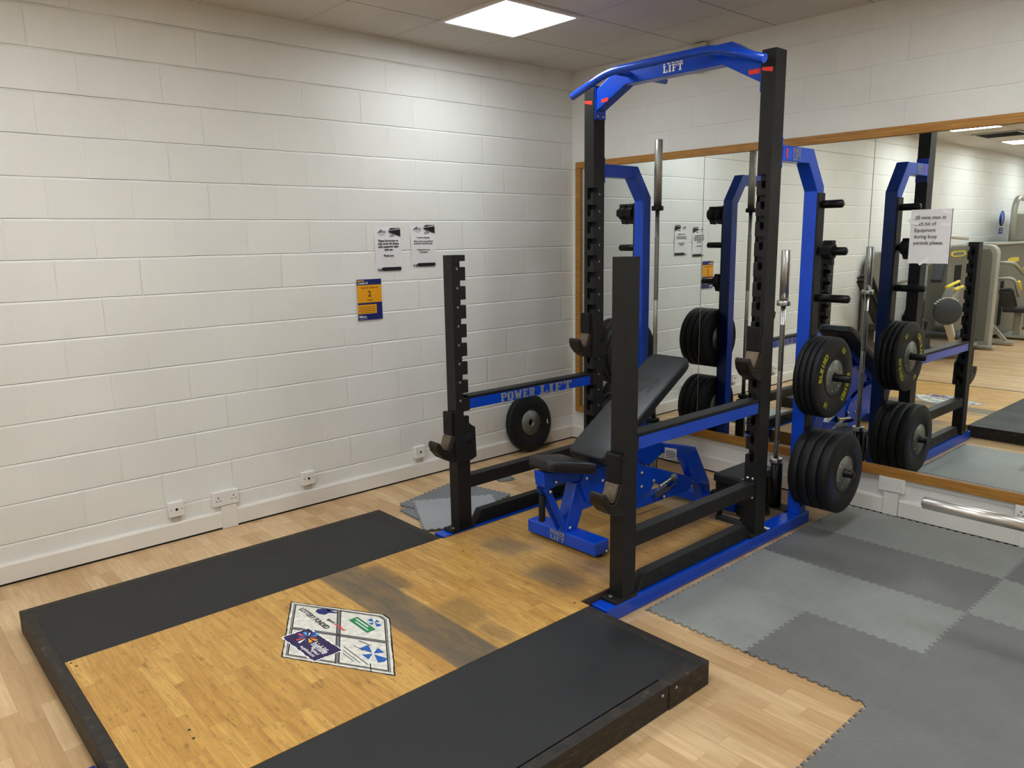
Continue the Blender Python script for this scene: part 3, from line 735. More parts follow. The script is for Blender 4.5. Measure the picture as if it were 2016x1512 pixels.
# ------------------------------------------------------------------ interlocking floor tiles
TX, TY, TS = 2.387, -.03, .4985
PITCH = 12
def tooth(s):
    """dovetail profile along 0..1: list of (t, d)"""
    return s
def edge_pts(p, q, nrm, flip, depth=.011, n=PITCH, rev=False):
    """points from p (included) to q (excluded) with dovetail teeth about the straight line"""
    p = Vector(p); q = Vector(q); d = q-p; L = d.length; d /= L; nn = Vector(nrm); out = [p]
    for k in range(n):
        a = (k+.5)/n*L; w = L/n
        c = [(a-.25*w+.06*w, 0), (a-.25*w-.05*w, depth), (a+.25*w+.05*w, depth), (a+.25*w-.06*w, 0)]
        for t, h in c: out.append(p+d*t+nn*h)
    return out
def tile_poly(x0, y0, s):
    """all shared boundaries use the same outward rule (+x / +y teeth)"""
    x1, y1 = x0+s, y0+s
    b = edge_pts((x0, y0), (x1, y0), (0, 1), 0)
    r = edge_pts((x1, y0), (x1, y1), (1, 0), 0)
    t = edge_pts((x0, y1), (x1, y1), (0, 1), 0); t = [Vector((x1, y1))]+t[:0:-1]
    l = edge_pts((x0, y0), (x0, y1), (1, 0), 0); l = [Vector((x0, y1))]+l[:0:-1]
    return [tuple(v) for v in b+r+t+l]
light = {(0, 3): 1, (0, 2): 1, (1, 2): 1, (2, 1): 1, (0, 0): 1, (1, 0): 1, (3, 1): 1}
names = {}
LBL = {
 (0, 3): 'light grey tread tile at near left corner of mat, beside the blue base rail',
 (1, 3): 'dark grey tread tile right of the near left corner light tile, before the laminate',
 (0, 2): 'light grey tread tile along the blue base rail, second row from the near corner',
 (1, 2): 'light grey tread tile in the middle of the mat forming the L shape end',
 (0, 1): 'dark grey scuffed tread tile by the back of the blue base rail',
 (1, 1): 'dark grey tread tile in the middle of the mat, one row nearer the mirror',
 (2, 1): 'light grey tread tile at right edge, right of the dark middle tiles',
 (0, 0): 'light grey tread tile under the weight plates by the mirror wall',
 (1, 0): 'light grey tread tile against the wall under the mirror socket',
 (2, 0): 'dark grey tread tile against the wall under the chrome bar end',
 (2, 2): 'dark grey tread tile right of the middle light tile',
 (2, 3): 'dark grey tread tile beyond the inner corner of the mat edge, right side',
 (2, 4): 'dark grey tread tile with free left edge on the laminate at bottom right',
}
for i in range(4):
    for j in range(6):
        if j >= 4 and i < 2: continue
        x0 = TX+TS*i; y0 = TY-TS*(j+1)
        mt = M['tile_light'] if (i, j) in light else M['tile_dark']
        m = MB(); pts = [(a-x0, b-y0) for a, b in tile_poly(x0, y0, TS)]
        m.prism(pts, 'z', 0, .0065)
        o = m.build('interlocking_mat', mt, None, off=(0, 0, 0)); o.location = (x0, y0, .0006)
        tag(o, LBL.get((i, j), 'grey tread mat tile just outside the photo, at the right end of the mat'), 'mat tile', 'interlocking grey floor tiles beside the rack')
# loose tiles behind the left front post
def loose(c, label, mat, z, clipx=None):
    p = [Vector(q) for q in c]; pts = []
    for k in range(4):
        a, b = p[k], p[(k+1) % 4]; d = (b-a).normalized(); nn = Vector((d.y, -d.x))
        pts += edge_pts(a, b, nn, 0)
    if clipx is not None:
        out = []
        for i, a in enumerate(pts):
            b = pts[(i+1) % len(pts)]; ia, ib = a.x <= clipx, b.x <= clipx
            if ia: out.append(a)
            if ia != ib: t = (clipx-a.x)/(b.x-a.x); out.append(a.lerp(b, t))
        pts = out
    m = MB(); cx = sum(v.x for v in pts)/len(pts); cy = sum(v.y for v in pts)/len(pts)
    m.prism([(v.x-cx, v.y-cy) for v in pts], 'z', 0, .006)
    o = m.build('loose_tile', mat, None, off=(0, 0, 0)); o.location = (cx, cy, z)
    return tag(o, label, 'floor tile', 'loose tiles piled behind the left front post')
loose([(.50, -2.085), (.93, -2.11), (.93, -1.64), (.47, -1.62)], 'grey loose tile at the bottom of the small pile, mostly covered', M['tile_smooth_dark'], .0006, 1.068)
loose([(.425, -2.04), (.90, -1.93), (.776, -1.41), (.295, -1.50)], 'darker grey loose tile sticking out behind the pale tile by the left post', M['tile_smooth_dark'], .0072, 1.068)
loose([(.456, -1.95), (.905, -2.19), (1.145, -1.76), (.71, -1.515)], 'pale smooth grey loose tile on top of the pile behind left front post', M['tile_pale'], .0138, 1.068)
loose([(.534, -1.155), (.36, -1.10), (.33, -1.20), (.50, -1.255)], 'small grey tile offcut on the laminate behind the left low rail', M['tile_smooth_dark'], .0006)

# ------------------------------------------------------------------ power rack
LX0, LX1, RX0, RX1 = 1.099, 1.174, 2.275, 2.350
CX = (LX0+RX1)/2
YF0, YF1 = -2.142, -2.054      # front posts
YT0, YT1 = -1.045, -.947       # tall posts
YR0, YR1 = -.563, -.487        # rear posts
rk = thing('power_rack', 'black and blue power rack with pull-up bar standing before the mirror', 'rack', (CX, -1.35, 0))
def base_rail(xa, xb):
    MB().box(xa, xb, -2.255, -.455, .002, .07, .004).build('base_rail', M['blue_steel'], rk)
base_rail(2.264, 2.358); base_rail(1.091, 1.185)
def slotted(name, xin, xout, yin, yout, z0, z1, ztop, zmin, pitch=.1015):
    """post with J slots cut at its inner corner (xin, yin)"""
    w = abs(xout-xin); d = abs(yout-yin); sx = 1 if xout > xin else -1; sy = 1 if yout > yin else -1
    T = lambda p: [(xin+sx*a, yin+sy*b) for a, b in p]
    plain = [(0, 0), (w, 0), (w, d), (0, d)]
    slot = [(.05, 0), (w, 0), (w, d), (0, d), (0, .036), (.05, .036)]
    drop = [(0, 0), (.024, 0), (.024, .036), (.05, .036), (.05, 0), (w, 0), (w, d), (0, d)]
    tip = [(0, 0), (.029, 0), (.029, .034), (.045, .034), (.045, 0), (w, 0), (w, d), (0, d)]
    m = MB(); z = z1; zt = ztop
    while zt > zmin:
        m.prism(T(plain), 'z', zt, z); m.prism(T(slot), 'z', zt-.031, zt); m.prism(T(drop), 'z', zt-.062, zt-.031); m.prism(T(tip), 'z', zt-.07, zt-.062)
        z = zt-.07; zt -= pitch
    m.prism(T(plain), 'z', z0, z)
    p = m.build(name, M['black_steel'], rk)
    # number marks below each slot on the inner face
    q = MB(); zt = ztop
    xs = xin-sx*.0006
    while zt > zmin:
        yy = yin+sy*.056; q.face([(xs, yy-.006, zt-.045), (xs, yy+.006, zt-.045), (xs, yy+.006, zt-.033), (xs, yy-.006, zt-.033)]); zt -= pitch
    sub(q, 'number_marks', M['silver_ink'], p, rk)
    return p
slotted('front_post', RX0, RX1, YF1, YF0, .085, 1.592, 1.56, .5)
slotted('front_post', LX1, LX0, YF1, YF0, .085, 1.592, 1.56, .5)
slotted('tall_post', RX0, RX1, YT0, YT1, .085, 2.558, 1.97, .45)
slotted('tall_post', LX1, LX0, YT0, YT1, .085, 2.558, 1.97, .45)
ft = MB()
for xa, xb in ((LX0, LX1), (RX0, RX1)):
    ft.box(xa-.006, xb+.006, YF0-.05, YF1+.012, .07, .085, .002); ft.box(xa-.006, xb+.006, YT0-.045, YT1+.02, .07, .085, .002)
ft.split('foot_plate', M['black_steel'], rk)
def rear(xa, xb):
    p = [(YR1, .07), (YR1, 1.925), (-.622, 2.113), (YT1+.001, 2.113), (YT1+.001, 2.037), (-.663, 2.037), (YR0, 1.90), (YR0, .07)]
    return MB().prism(p, 'x', xa, xb, .003).build('rear_post', M['blue_steel'], rk)
rl, rr = rear(LX0, LX1), rear(RX0, RX1)
ap = MB()
for xa, xb in ((LX0, LX1), (RX0, RX1)): ap.box(xa, xb, YT1+.0005, YT1+.009, 2.0, 2.15, .001)
ap.split('arm_flange', M['blue_steel'], rk)
bk = MB(); bk.box(RX1+.0005, RX1+.010, YR0+.002, YR1-.002, .12, 1.89); bk.build('peg_plate', M['black_steel'], rk)
bk = MB(); bk.box(LX0-.010, LX0-.0005, YR0+.002, YR1-.002, .12, 1.89); bk.build('peg_plate', M['black_steel'], rk)
PY = -.525
def peg(s, z, L, r=.0215):
    x0 = RX1+.0102 if s > 0 else LX0-.0102
    MB().cyl((x0, PY, z), (x0+s*L, PY, z), r, 24, .006).build('plate_peg', M['collar_black'], rk)
for z, L in ((1.829, .12), (1.58, .155), (1.325, .185), (.893, .225), (.365, .275)): peg(1, z, L)
for z, L in ((1.829, .13), (1.60, .14), (1.325, .18), (.893, .225), (.365, .275)): peg(-1, z, L)
for x0, x1, xo in ((RX0+.008, RX1-.006, 1), (LX0+.006, LX1-.008, -1)):
    MB().box(x0, x1, YF1+.0005, YT0-.0005, .302, .373, .003).build('side_rail', M['black_steel'], rk)
    # low plate shelf rail with chamfered ends and holes
    m = MB(); m.prism([(YF1+.03, .072), (YF1+.085, .150), (YT0-.075, .150), (YT0-.02, .072)], 'x', x0+.004, x1-.004, .003)
    q = m.build('low_rail', M['black_steel'], rk)
    h = MB(); face = x1-.004 if xo > 0 else x1-.004
    for k in range(6): h.cyl((face, -1.85+k*.13, .115), (face+.0012, -1.85+k*.13, .115), .009, 14)
    sub(h, 'holes', M['dark_hole'], q, rk)
bo = MB()
for xa, xb, sx in ((LX0, LX1, 1), (RX0, RX1, 1)):
    for z in (.39, .285):
        for d in (.02, .05): bo.lathe([(.0085, 0), (.0085, .004), (.005, .007), (0, .007)], (xa+d, YT0, z), (0, -1, 0), 12)
bo.split('rail_bolt', M['chrome'], rk)
bw = MB()
for x in (LX1-.02, RX0+.03): bw.lathe([(.012, 0), (.012, .008), (0, .012)], (x, YT0-.028, .085), (0, 0, 1), 12); bw.lathe([(.012, 0), (.012, .008), (0, .012)], (x, YF0-.028, .085), (0, 0, 1), 12)
bw.split('foot_bolt', M['worn_steel'], rk)
# pull-up crossmember
BY0, BY1 = -1.035, -.96
xl, xr = LX1+.008, RX0-.008
s_ = .66
def cm(x): return x
q = [(xl, 2.41), (CX-.318, 2.53), (CX+.318, 2.53), (xr, 2.41), (xr, 2.53), (CX+.37, 2.632), (CX-.37, 2.632), (xl, 2.53)]
cb = MB().prism(q, 'y', BY0, BY1, .003).build('crossmember', M['blue_steel'], rk)
m = MB(); m.box(LX1+.0005, LX1+.0085, YT0+.004, YT1-.002, 2.365, 2.548, .001); m.box(RX0-.0085, RX0-.0005, YT0+.004, YT1-.002, 2.365, 2.548, .001)
m.split('crossmember_flange', M['blue_steel'], rk)
m = MB()
for x, n in ((LX1+.0085, 1), (RX0-.0085, -1)):
    for z in (2.53, 2.383):
        for y in (-1.02, -.97): m.lathe([(.008, 0), (.008, .004), (0, .007)], (x, y, z), (n, 0, 0), 12)
m.split('flange_bolt', M['chrome'], rk)
pb = []
for t in range(0, 1): pass
def bend(pts, r=.06, n=6):
    out = [Vector(pts[0])]
    for i in range(1, len(pts)-1):
        p = Vector(pts[i]); a = (Vector(pts[i-1])-p).normalized(); b = (Vector(pts[i+1])-p).normalized()
        A0 = p+a*r; B0 = p+b*r
        for k in range(n+1):
            t = k/n; out.append(A0*(1-t)**2+p*2*t*(1-t)+B0*t*t)
    out.append(Vector(pts[-1])); return out
PBY = -1.15
MB().tube(bend([(CX-.628, PBY, 2.492), (CX-.345, PBY, 2.588), (CX+.345, PBY, 2.588), (CX+.628, PBY, 2.492)], .09, 8), .0215, 18).build('pull_up_bar', M['blue_steel'], rk)
for x in (CX-.295, CX+.295):
    MB().cyl((x, PBY+.012, 2.58), (x, -.69, 2.58), .0165, 18, .004).build('neutral_grip', M['blue_steel'], rk)
slab([('POWER', .031, .016), ('LIFT', .037, -.025)], (CX+.012, BY0, 2.571), (1, 0, 0), (0, 0, 1), M['white_ink'], rk, width=.13)
m = MB()
for xa in (LX0, RX0):
    m.face([(xa+.003, YT0-.0007, 2.463), (xa+.06, YT0-.0007, 2.45), (xa+.062, YT0-.0007, 2.472), (xa+.004, YT0-.0007, 2.478)])
m.face([(LX1+.05, BY0-.0007, 2.452), (LX1+.10, BY0-.0007, 2.455), (LX1+.105, BY0-.0007, 2.478), (LX1+.05, BY0-.0007, 2.472)])
m.face([(RX0-.012, BY0-.0007, 2.455), (RX0-.075, BY0-.0007, 2.455), (RX0-.08, BY0-.0007, 2.478), (RX0-.012, BY0-.0007, 2.478)])
m.split('tape_mark', M['red_tape'], rk)
slab([('POWER', .026, .003), ('LIFT', .03, -.031)], (RX1, -.80, 2.076), (0, 1, 0), (0, 0, 1), M['silver_ink'], rk, width=.075, th=.0012)
MB().face([(RX1+.0012, -.905, 2.052), (RX1+.0012, -.893, 2.052), (RX1+.0012, -.893, 2.1), (RX1+.0012, -.905, 2.1)]).build('tape_mark', M['red_tape'], rk)
# bar holders inside the rear posts
def holder(x, s, top):
    hp_ = MB(); xo = RX0-.0005 if s > 0 else LX1+.0005
    hp_.box(min(x-s*.04, xo), max(x-s*.04, xo), YR0-.02, YR1+.005, .072, .08, .001)
    hp_.build('holder_plate', M['black_steel'], rk)
    MB().lathe([(.034, .0805), (.034, top), (.0285, top), (.0285, .0805)], (x, -.548, 0), (0, 0, 1), 24, True).build('bar_holder', M['collar_black'], rk)
holder(2.188, 1, .345); holder(1.274, -1, .43)
MB().box(2.265+.02, 2.345, -.90, -.872, .0702, .0712).build('paper_label', M['white_ink'], rk)

# ------------------------------------------------------------------ safety bars (lift out)
def safety(x0, x1, label, lettered):
    t = thing('safety_bar', label, 'safety bar', ((x0+x1)/2, -1.55, .75), 'spotter bars across the rack')
    ya, yb = YF1+.0015, YT0-.0015
    MB().box(x0+.003, x1-.003, ya+.012, yb-.012, .754, .812, .002).build('beam', M['blue_steel'], t)
    MB().box(x0, x1, ya+.004, yb-.004, .8125, .829, .004).build('top_strip', M['rubber'], t)
    m = MB(); m.box(x0+.002, x1-.002, ya, ya+.0115, .748, .812); m.box(x0+.002, x1-.002, yb-.0115, yb, .748, .812); m.split('end_plate', M['black_steel'], t)
    if lettered:
        xs = x1-.003
        slab([('POWER', .049, -.0245)], (xs, -1.68, .783), (0, 1, 0), (0, 0, 1), M['silver_ink'], t, width=.268, th=.0008)
        slab([('LIFT', .053, -.0265)], (xs, -1.368, .783), (0, 1, 0), (0, 0, 1), M['silver_ink'], t, width=.27, th=.0008)
safety(LX0+.006, LX1-.004, 'blue and black safety bar with grey lettering across the left posts', True)
safety(RX0+.002, RX1, 'plain blue safety bar with black top across the right posts', False)

# ------------------------------------------------------------------ J hooks
def jhook(xc, yf, zt, s, label):
    """yf: post front face, zt: top, s: side of the rack on which the inner cheek sits (+1 = +x)"""
    t = thing('bar_hook', label, 'bar hook', (xc, yf, zt-.27), 'bar hooks on the rack posts')
    w = .04
    y = lambda a: yf-a
    hook = [(y(.001), zt-.01), (y(.012), zt-.01), (y(.014), zt-.13), (y(.05), zt-.205), (y(.066), zt-.213), (y(.085), zt-.205), (y(.108), zt-.165), (y(.12), zt-.150), (y(.133), zt-.152), (y(.138), zt-.170), (y(.128), zt-.205), (y(.095), zt-.243), (y(.045), zt-.272), (y(.001), zt-.285)]
    MB().prism(hook, 'x', xc-w, xc+w, .004).build('hook', M['hook_steel'], t)
    MB().box(xc-w+.004, xc+w-.004, y(.036), y(.0125), zt-.125, zt, .003).build('bumper_pad', M['rubber'], t)
    m = MB(); a0, a1 = Vector((0, y(.0375), zt-.128)), Vector((0, y(.0695), zt-.206))
    m.prism([(y(.018), zt-.127), (y(.038), zt-.127), (y(.070), zt-.205), (y(.052), zt-.2035)], 'x', xc-w+.007, xc+w-.007, .001)
    m.build('worn_liner', M['worn_steel'], t)
    xi = xc+s*.0395
    ch = [(y(.014), zt), (y(-.005), zt), (y(-.095), zt-.085), (y(-.12), zt-.10), (y(-.125), zt-.27), (y(-.09), zt-.283), (y(.014), zt-.283)]
    m = MB().prism(ch, 'x', xi, xi+s*.012, .002); c = m.build('cheek', M['black_steel'], t)
    h = MB().cyl((xi+s*.012, y(-.075), zt-.16), (xi+s*.0128, y(-.075), zt-.16), .029, 24); sub(h, 'cheek_hole', M['dark_hole'], c, t)
jhook((RX0+RX1)/2, YF0, .752, -1, 'black bar hook on right front post, in front of the bench')
jhook((LX0+LX1)/2, YF0, .752, 1, 'black bar hook on left front post below the lettered safety bar')
jhook((RX0+RX1)/2, YT0, 1.208, -1, 'black bar hook high on right tall post above the plain safety bar')
jhook((LX0+LX1)/2, YT0, 1.208, 1, 'black bar hook high on left tall post in front of the mirror')

# ------------------------------------------------------------------ weight plates
def plate_mesh(th):
    R = .225
    prof = [(.0265, 0), (.1, 0), (.104, .003), (.118, .003), (.122, .0), (.198, 0), (.203, .002), (.219, .002), (R, .007), (R, th-.007), (.219, th-.002), (.203, th-.002), (.198, th), (.122, th), (.118, th-.003), (.104, th-.003), (.1, th), (.0265, th)]
    rubber = MB().lathe([(.1005, .001)]+prof[2:16]+[(.1005, th-.001)], (0, 0, 0), (1, 0, 0), 56, True)
    hub = MB().lathe([(.0265, .0), (.034, .0), (.036, .0015), (.1, .0015), (.1, th-.0015), (.036, th-.0015), (.034, th), (.0265, th)], (0, 0, 0), (1, 0, 0), 56, True)
    return rubber, hub
def arc_text(word, rad, ang, size, x, mat, root, name, sgn=1):
    """letters along a circle in the yz plane on the +x face, tops outward"""
    n = len(word); step = size*.62/rad
    for k, ch in enumerate(word):
        a = ang-(k-(n-1)/2)*step
        rd = Vector((0, math.cos(a), math.sin(a))); rt = Vector((0, math.sin(a), -math.cos(a)))
        text(ch, size, tuple(rd*rad+Vector((x, 0, 0))), rt, rd, mat, root, name, bold=.0028, root=root)
def make_plate(th, label, group, letters=None, mat=None):
    t = thing('weight_plate', label, 'weight plate', (0, 0, 0), group); t['local'] = 1
    a, b = plate_mesh(th); a.build('rubber_disc', M['rubber'], t); h = b.build('hub', M['hub'], t)
    if letters:
        for k in range(6):
            an = PI*k/3+.3; m = MB().lathe([(.005, 0), (.005, .0008), (0, .0014)], (th-.0015, .075*math.cos(an), .075*math.sin(an)), (1, 0, 0), 8)
            m.build('bolt', M['chrome'], h, off=(0, 0, 0))
        for w, rad, ang, size in letters: arc_text(w, rad, math.radians(ang), size, th+.0004, mat, t, 'lettering')
    return t
UP_T, LO_T = .0325, .0555
x0 = RX1+.0105
def stack(base, th, x, z, s, labels, group, plain):
    for k, lab in enumerate(labels):
        xx = x+s*(k*(th+.0006)) if s > 0 else x-(k+1)*(th+.0006)
        src = base if (k == len(labels)-1) else plain
        o = dup(src, (xx, PY, z-.002), lab, group)
        if s < 0: o.rotation_euler = (0, 0, PI); o.location.x = xx+th
        o.rotation_euler.x = 0
up = make_plate(UP_T, 'x', 'x', [('ELEIKO', .163, 155, .044), ('ELEIKO', .163, -25, .044), ('15', .166, 58, .036), ('15', .166, 238, .036)], M['yellow_ink'])
upp = make_plate(UP_T, 'x', 'x')
lo = make_plate(LO_T, 'x', 'x', [('ELEIKO', .162, 200, .045), ('ELEIKO', .162, 20, .045)], M['blue_ink'])
lop = make_plate(LO_T, 'x', 'x')
stack(up, UP_T, x0, .893, 1, ['black plate innermost on the upper right peg, against the blue post', 'second black plate out from post on the upper right peg', 'third black plate out from post on the upper right peg', 'outermost black plate with yellow lettering and number 15 on upper right peg'], 'plates on the upper right peg', upp)
stack(lo, LO_T, x0, .365, 1, ['thick black plate innermost on the lower right peg, against blue post', 'second thick black plate out from post on the lower right peg', 'third thick black plate out from post on the lower right peg', 'outermost thick black plate with faded blue lettering on lower right peg'], 'plates on the lower right peg', lop)
xl0 = LX0-.0105
stack(lo, .0555, xl0, .893, -1, ['innermost black plate on the upper left peg, seen in the mirror', 'second black plate from post on the upper left peg, seen in mirror', 'third black plate from post on the upper left peg, seen in mirror', 'outermost black plate on the upper left peg, seen in mirror'], 'plates on the upper left peg', lop)
stack(lop, .0555, xl0, .365, -1, ['innermost black plate on the lower left peg, seen in the mirror', 'second black plate from post on the lower left peg, seen in mirror', 'third black plate from post on the lower left peg, seen in mirror', 'outermost black plate on the lower left peg, seen in mirror'], 'plates on the lower left peg', lop)
# plate leaning on the left wall
fp = dup(lop, (.024, -.56, .0), 'black bumper plate with grey hub leaning on the left wall under the lettered bar'); del fp['group']
for c in list(fp.children): pass
fp.rotation_euler = (0, 0, 0)
th_ = math.radians(-7.0)
fp.rotation_euler = (0, th_, 0)
fp.location = (.0285, -.56, .2245+.004)
fm = MB().box(.0556, .0562, .172, .182, -.035, .0); fm.build('white_mark', M['white_ink'], fp, off=(0, 0, 0))
for o in (up, upp, lo, lop):
    for c in list(o.children):
        for g in list(c.children): bpy.data.objects.remove(g)
        bpy.data.objects.remove(c)
    bpy.data.objects.remove(o)

# ------------------------------------------------------------------ bar collars clipped on pegs
def collar(x, z, s, label):
    t = thing('bar_collar', label, 'bar collar', (x, PY, z), 'black clamp collars on the plate pegs')
    MB().lathe([(.0225, -.028), (.042, -.028), (.046, -.02), (.046, .02), (.042, .028), (.0225, .028)], (x, PY, z), (1, 0, 0), 24, True).build('ring', M['rubber'], t)
    m = MB(); m.box(x-.024, x+.03, PY-.03, PY+.02, z+.036, z+.058, .006); m.prism([(x-.026, z-.03), (x+.026, z-.03), (x+.03, z-.075), (x-.012, z-.072)], 'y', PY-.016, PY+.016, .004); m.build('lever', M['rubber'], t)
    MB().box(x-.03, x+.03, PY-.052, PY-.03, z-.022, z+.022, .004).build('latch', M['collar_black'], t)
collar(2.415, 1.58, 1, 'black clamp collar on the second peg of the right rear post')
collar(1.048, 1.829, -1, 'black clamp collar on top peg of the left post, nearer the post')
collar(.985, 1.829, -1, 'black clamp collar on top peg of the left post, at the peg tip')
collar(1.05, 1.325, -1, 'black clamp collar on third peg of the left post, seen in the mirror')

# ------------------------------------------------------------------ barbells
def barbell(x, y, z0, zs, label, dark):
    """vertical bar; zs = (lower collar, upper collar, top)"""
    t = thing('barbell', label, 'barbell', (x, y, z0), 'barbells stored upright in the rack')
    lo_, up_, top = zs
    sl = M['dark_chrome'] if dark else M['chrome']
    MB().lathe([(0, z0), (.023, z0), (.025, z0+.003), (.025, lo_-.03), (0, lo_-.03)], (x, y, 0), (0, 0, 1), 28).build('sleeve', sl, t)
    MB().lathe([(0, up_+.03), (.025, up_+.03), (.025, top-.003), (.022, top), (0, top)], (x, y, 0), (0, 0, 1), 28).build('sleeve', sl, t)
    for z in (lo_-.0295, up_+.0005): MB().lathe([(.0145, z), (.036, z), (.038, z+.003), (.038, z+.026), (.036, z+.029), (.0145, z+.029)], (x, y, 0), (0, 0, 1), 28, True).build('collar', M['collar_black'] if dark else M['chrome'], t)
    MB().cyl((x, y, lo_-.0295), (x, y, up_+.0295), .014, 20).build('shaft', M['shaft'], t)
    m = MB(); L = up_-lo_
    for a, b in ((.12, .42), (.58, .88)): m.lathe([(.01405, lo_+L*a), (.0143, lo_+L*a+.002), (.0143, lo_+L*b-.002), (.01405, lo_+L*b)], (x, y, 0), (0, 0, 1), 20, True)
    m.split('knurling', M['knurl'], t)
barbell(1.286, -.56, .0815, (.474, 1.834, 2.272), 'long steel barbell with black collars standing upright at left rear of rack', True)
barbell(2.180, -.548, .0815, (.378, 1.274, 1.586), 'short chrome barbell standing upright beside the right rear post', False)
hb = thing('barbell', 'horizontal chrome barbell end jutting in at right below the mirror', 'barbell', (3.27, -1.3, .56))
MB().lathe([(0, 0), (.022, 0), (.025, .003), (.025, .415), (0, .415)], (3.268, -1.3, .56), (1, 0, 0), 28).build('sleeve', M['chrome'], hb)
MB().lathe([(.0145, .4155), (.038, .4155), (.038, .445), (.0145, .445)], (3.268, -1.3, .56), (1, 0, 0), 28, True).build('collar', M['chrome'], hb)
MB().cyl((3.268+.4155, -1.3, .56), (3.268+1.785, -1.3, .56), .014, 20).build('shaft', M['shaft'], hb)
MB().lathe([(.0145, 1.755), (.038, 1.755), (.038, 1.785), (.0145, 1.785)], (3.268, -1.3, .56), (1, 0, 0), 28, True).build('collar', M['chrome'], hb)
MB().lathe([(0, 1.785), (.025, 1.785), (.025, 2.2), (0, 2.2)], (3.268, -1.3, .56), (1, 0, 0), 28).build('sleeve', M['chrome'], hb)
sd = thing('bar_stand', 'black upright bar stand out of frame holding the horizontal barbell', 'stand', (4.37, -1.3, 0))
for x in (3.9, 4.82):
    MB().box(x-.03, x+.03, -1.33, -1.27, .045, .5445, .003).build('upright', M['black_steel'], sd)
    MB().box(x-.03, x+.03, -1.6, -1.0, .008, .045, .003).build('foot', M['black_steel'], sd)
MB().box(3.93, 4.79, -1.32, -1.28, .2, .25, .003).build('crossbar', M['black_steel'], sd)

# ------------------------------------------------------------------ adjustable bench
BX = 1.757
bn = thing('weight_bench', 'blue framed adjustable bench with black pads, back raised, inside the rack', 'bench', (BX, -1.4, .1))
MB().box(BX-.245, BX+.245, -1.935, -1.832, .112, .180, .005).build('front_foot', M['blue_steel'], bn)
m = MB()
for x in (BX-.225, BX+.225): m.cyl((x, -1.884, PZ+.0005), (x, -1.884, .1115), .02, 14)
m.split('rubber_foot', M['rubber'], bn)
m = MB(); m.lathe([(.008, 0), (.008, .012), (0, .014)], (BX+.245, -1.86, .125), (1, 0, 0), 10); m.build('adjuster', M['chrome'], bn)
slab([('POWER', .024, .002), ('LIFT', .024, -.027)], (BX-.02, -1.9352, .149), (1, 0, 0), (0, 0, 1), M['silver_ink'], bn, width=.105, th=.0008)
# front leg and spine as one side profile
HW = .036
leg = [(-1.93, .178), (-1.845, .178), (-1.80, .27), (-1.715, .272), (-1.343, .160), (-.95, .158), (-.85, .156), (-.81, .225), (-1.24, .385), (-1.32, .40), (-1.32, .305), (-1.23, .285), (-.98, .214), (-.98, .208), (-1.33, .210), (-1.50, .262), (-1.60, .36), (-1.62, .47), (-1.77, .45), (-1.85, .425), (-1.895, .30)]
MB().prism(leg, 'x', BX-HW, BX+HW, .003).build('spine', M['blue_steel'], bn)
m = MB(); m.prism([(-1.80, .475), (-1.55, .475), (-1.36, .43), (-1.24, .375), (-1.20, .31), (-1.24, .25), (-1.40, .215), (-1.66, .275), (-1.78, .31), (-1.83, .41)], 'x', BX+HW+.001, BX+HW+.009, .001)
m.prism([(-1.80, .475), (-1.55, .475), (-1.36, .43), (-1.24, .375), (-1.20, .31), (-1.24, .25), (-1.40, .215), (-1.66, .275), (-1.78, .31), (-1.83, .41)], 'x', BX-HW-.009, BX-HW-.001, .001)
m.split('side_plate', M['blue_steel'], bn)
horn = [(-1.125, .502), (-.79, .412), (-.634, .16), (-.612, .06), (-.70, .06), (-.725, .13), (-.815, .222), (-.895, .352), (-1.06, .425), (-1.14, .445)]
MB().prism(horn, 'x', BX-.03, BX+.03, .004).build('rear_handle', M['blue_steel'], bn)
MB().box(BX-.25, BX+.25, -.70, -.612, .028, .088, .004).build('rear_foot', M['blue_steel'], bn)
m = MB()
for x in (BX-.275, BX+.275): m.lathe([(0, -.018), (.03, -.018), (.034, -.012), (.034, .012), (.03, .018), (0, .018)], (x, -.66, .035), (1, 0, 0), 20)
m.split('wheel', M['rubber'], bn)
MB().cyl((BX+.0095, -.80, .195), (BX+.036, -.66, .145), .013, 12).build('rear_axle', M['blue_steel'], bn)
m = MB(); m.bar((BX+.062, -.66, .085), (BX+.13, -.64, .085), .05, .07, bev=.006); m.build('rear_block', M['rubber'], bn)
# seat (tapered, tilted up at the front)
def pad(pts_bottom, n_up, th, name, mat, bev=.018):
    m = MB(); A = [m.bm.verts.new(p) for p in pts_bottom]; n = Vector(n_up).normalized()*th
    Bv = [m.bm.verts.new(Vector(p)+n) for p in pts_bottom]
    k = len(A); fs = [m.bm.faces.new(A), m.bm.faces.new(Bv)]+[m.bm.faces.new((A[i], A[(i+1) % k], Bv[(i+1) % k], Bv[i])) for i in range(k)]
    bmesh.ops.recalc_face_normals(m.bm, faces=fs)
    vert = [e for e in m.bm.edges if (e.verts[0] in A) != (e.verts[1] in A)]
    bmesh.ops.bevel(m.bm, geom=vert, offset=bev*2, segments=5, profile=.5, affect='EDGES')
    hor = [e for e in m.bm.edges if len(e.link_faces) == 2 and e.calc_face_angle(0) > .9]
    bmesh.ops.bevel(m.bm, geom=hor, offset=bev, segments=4, profile=.5, affect='EDGES')
    for f in m.bm.faces: f.smooth = True
    return m.build(name, mat, bn)
sl = Vector((0, .29, -.062)); nup = Vector((0, .062, .29))
f0 = Vector((BX, -2.092, .545))
pad([f0+Vector((-.085, 0, 0)), f0+Vector((.085, 0, 0)), f0+sl+Vector((.145, 0, 0)), f0+sl+Vector((-.145, 0, 0))], nup, .058, 'seat_pad', M['seat_vinyl'])
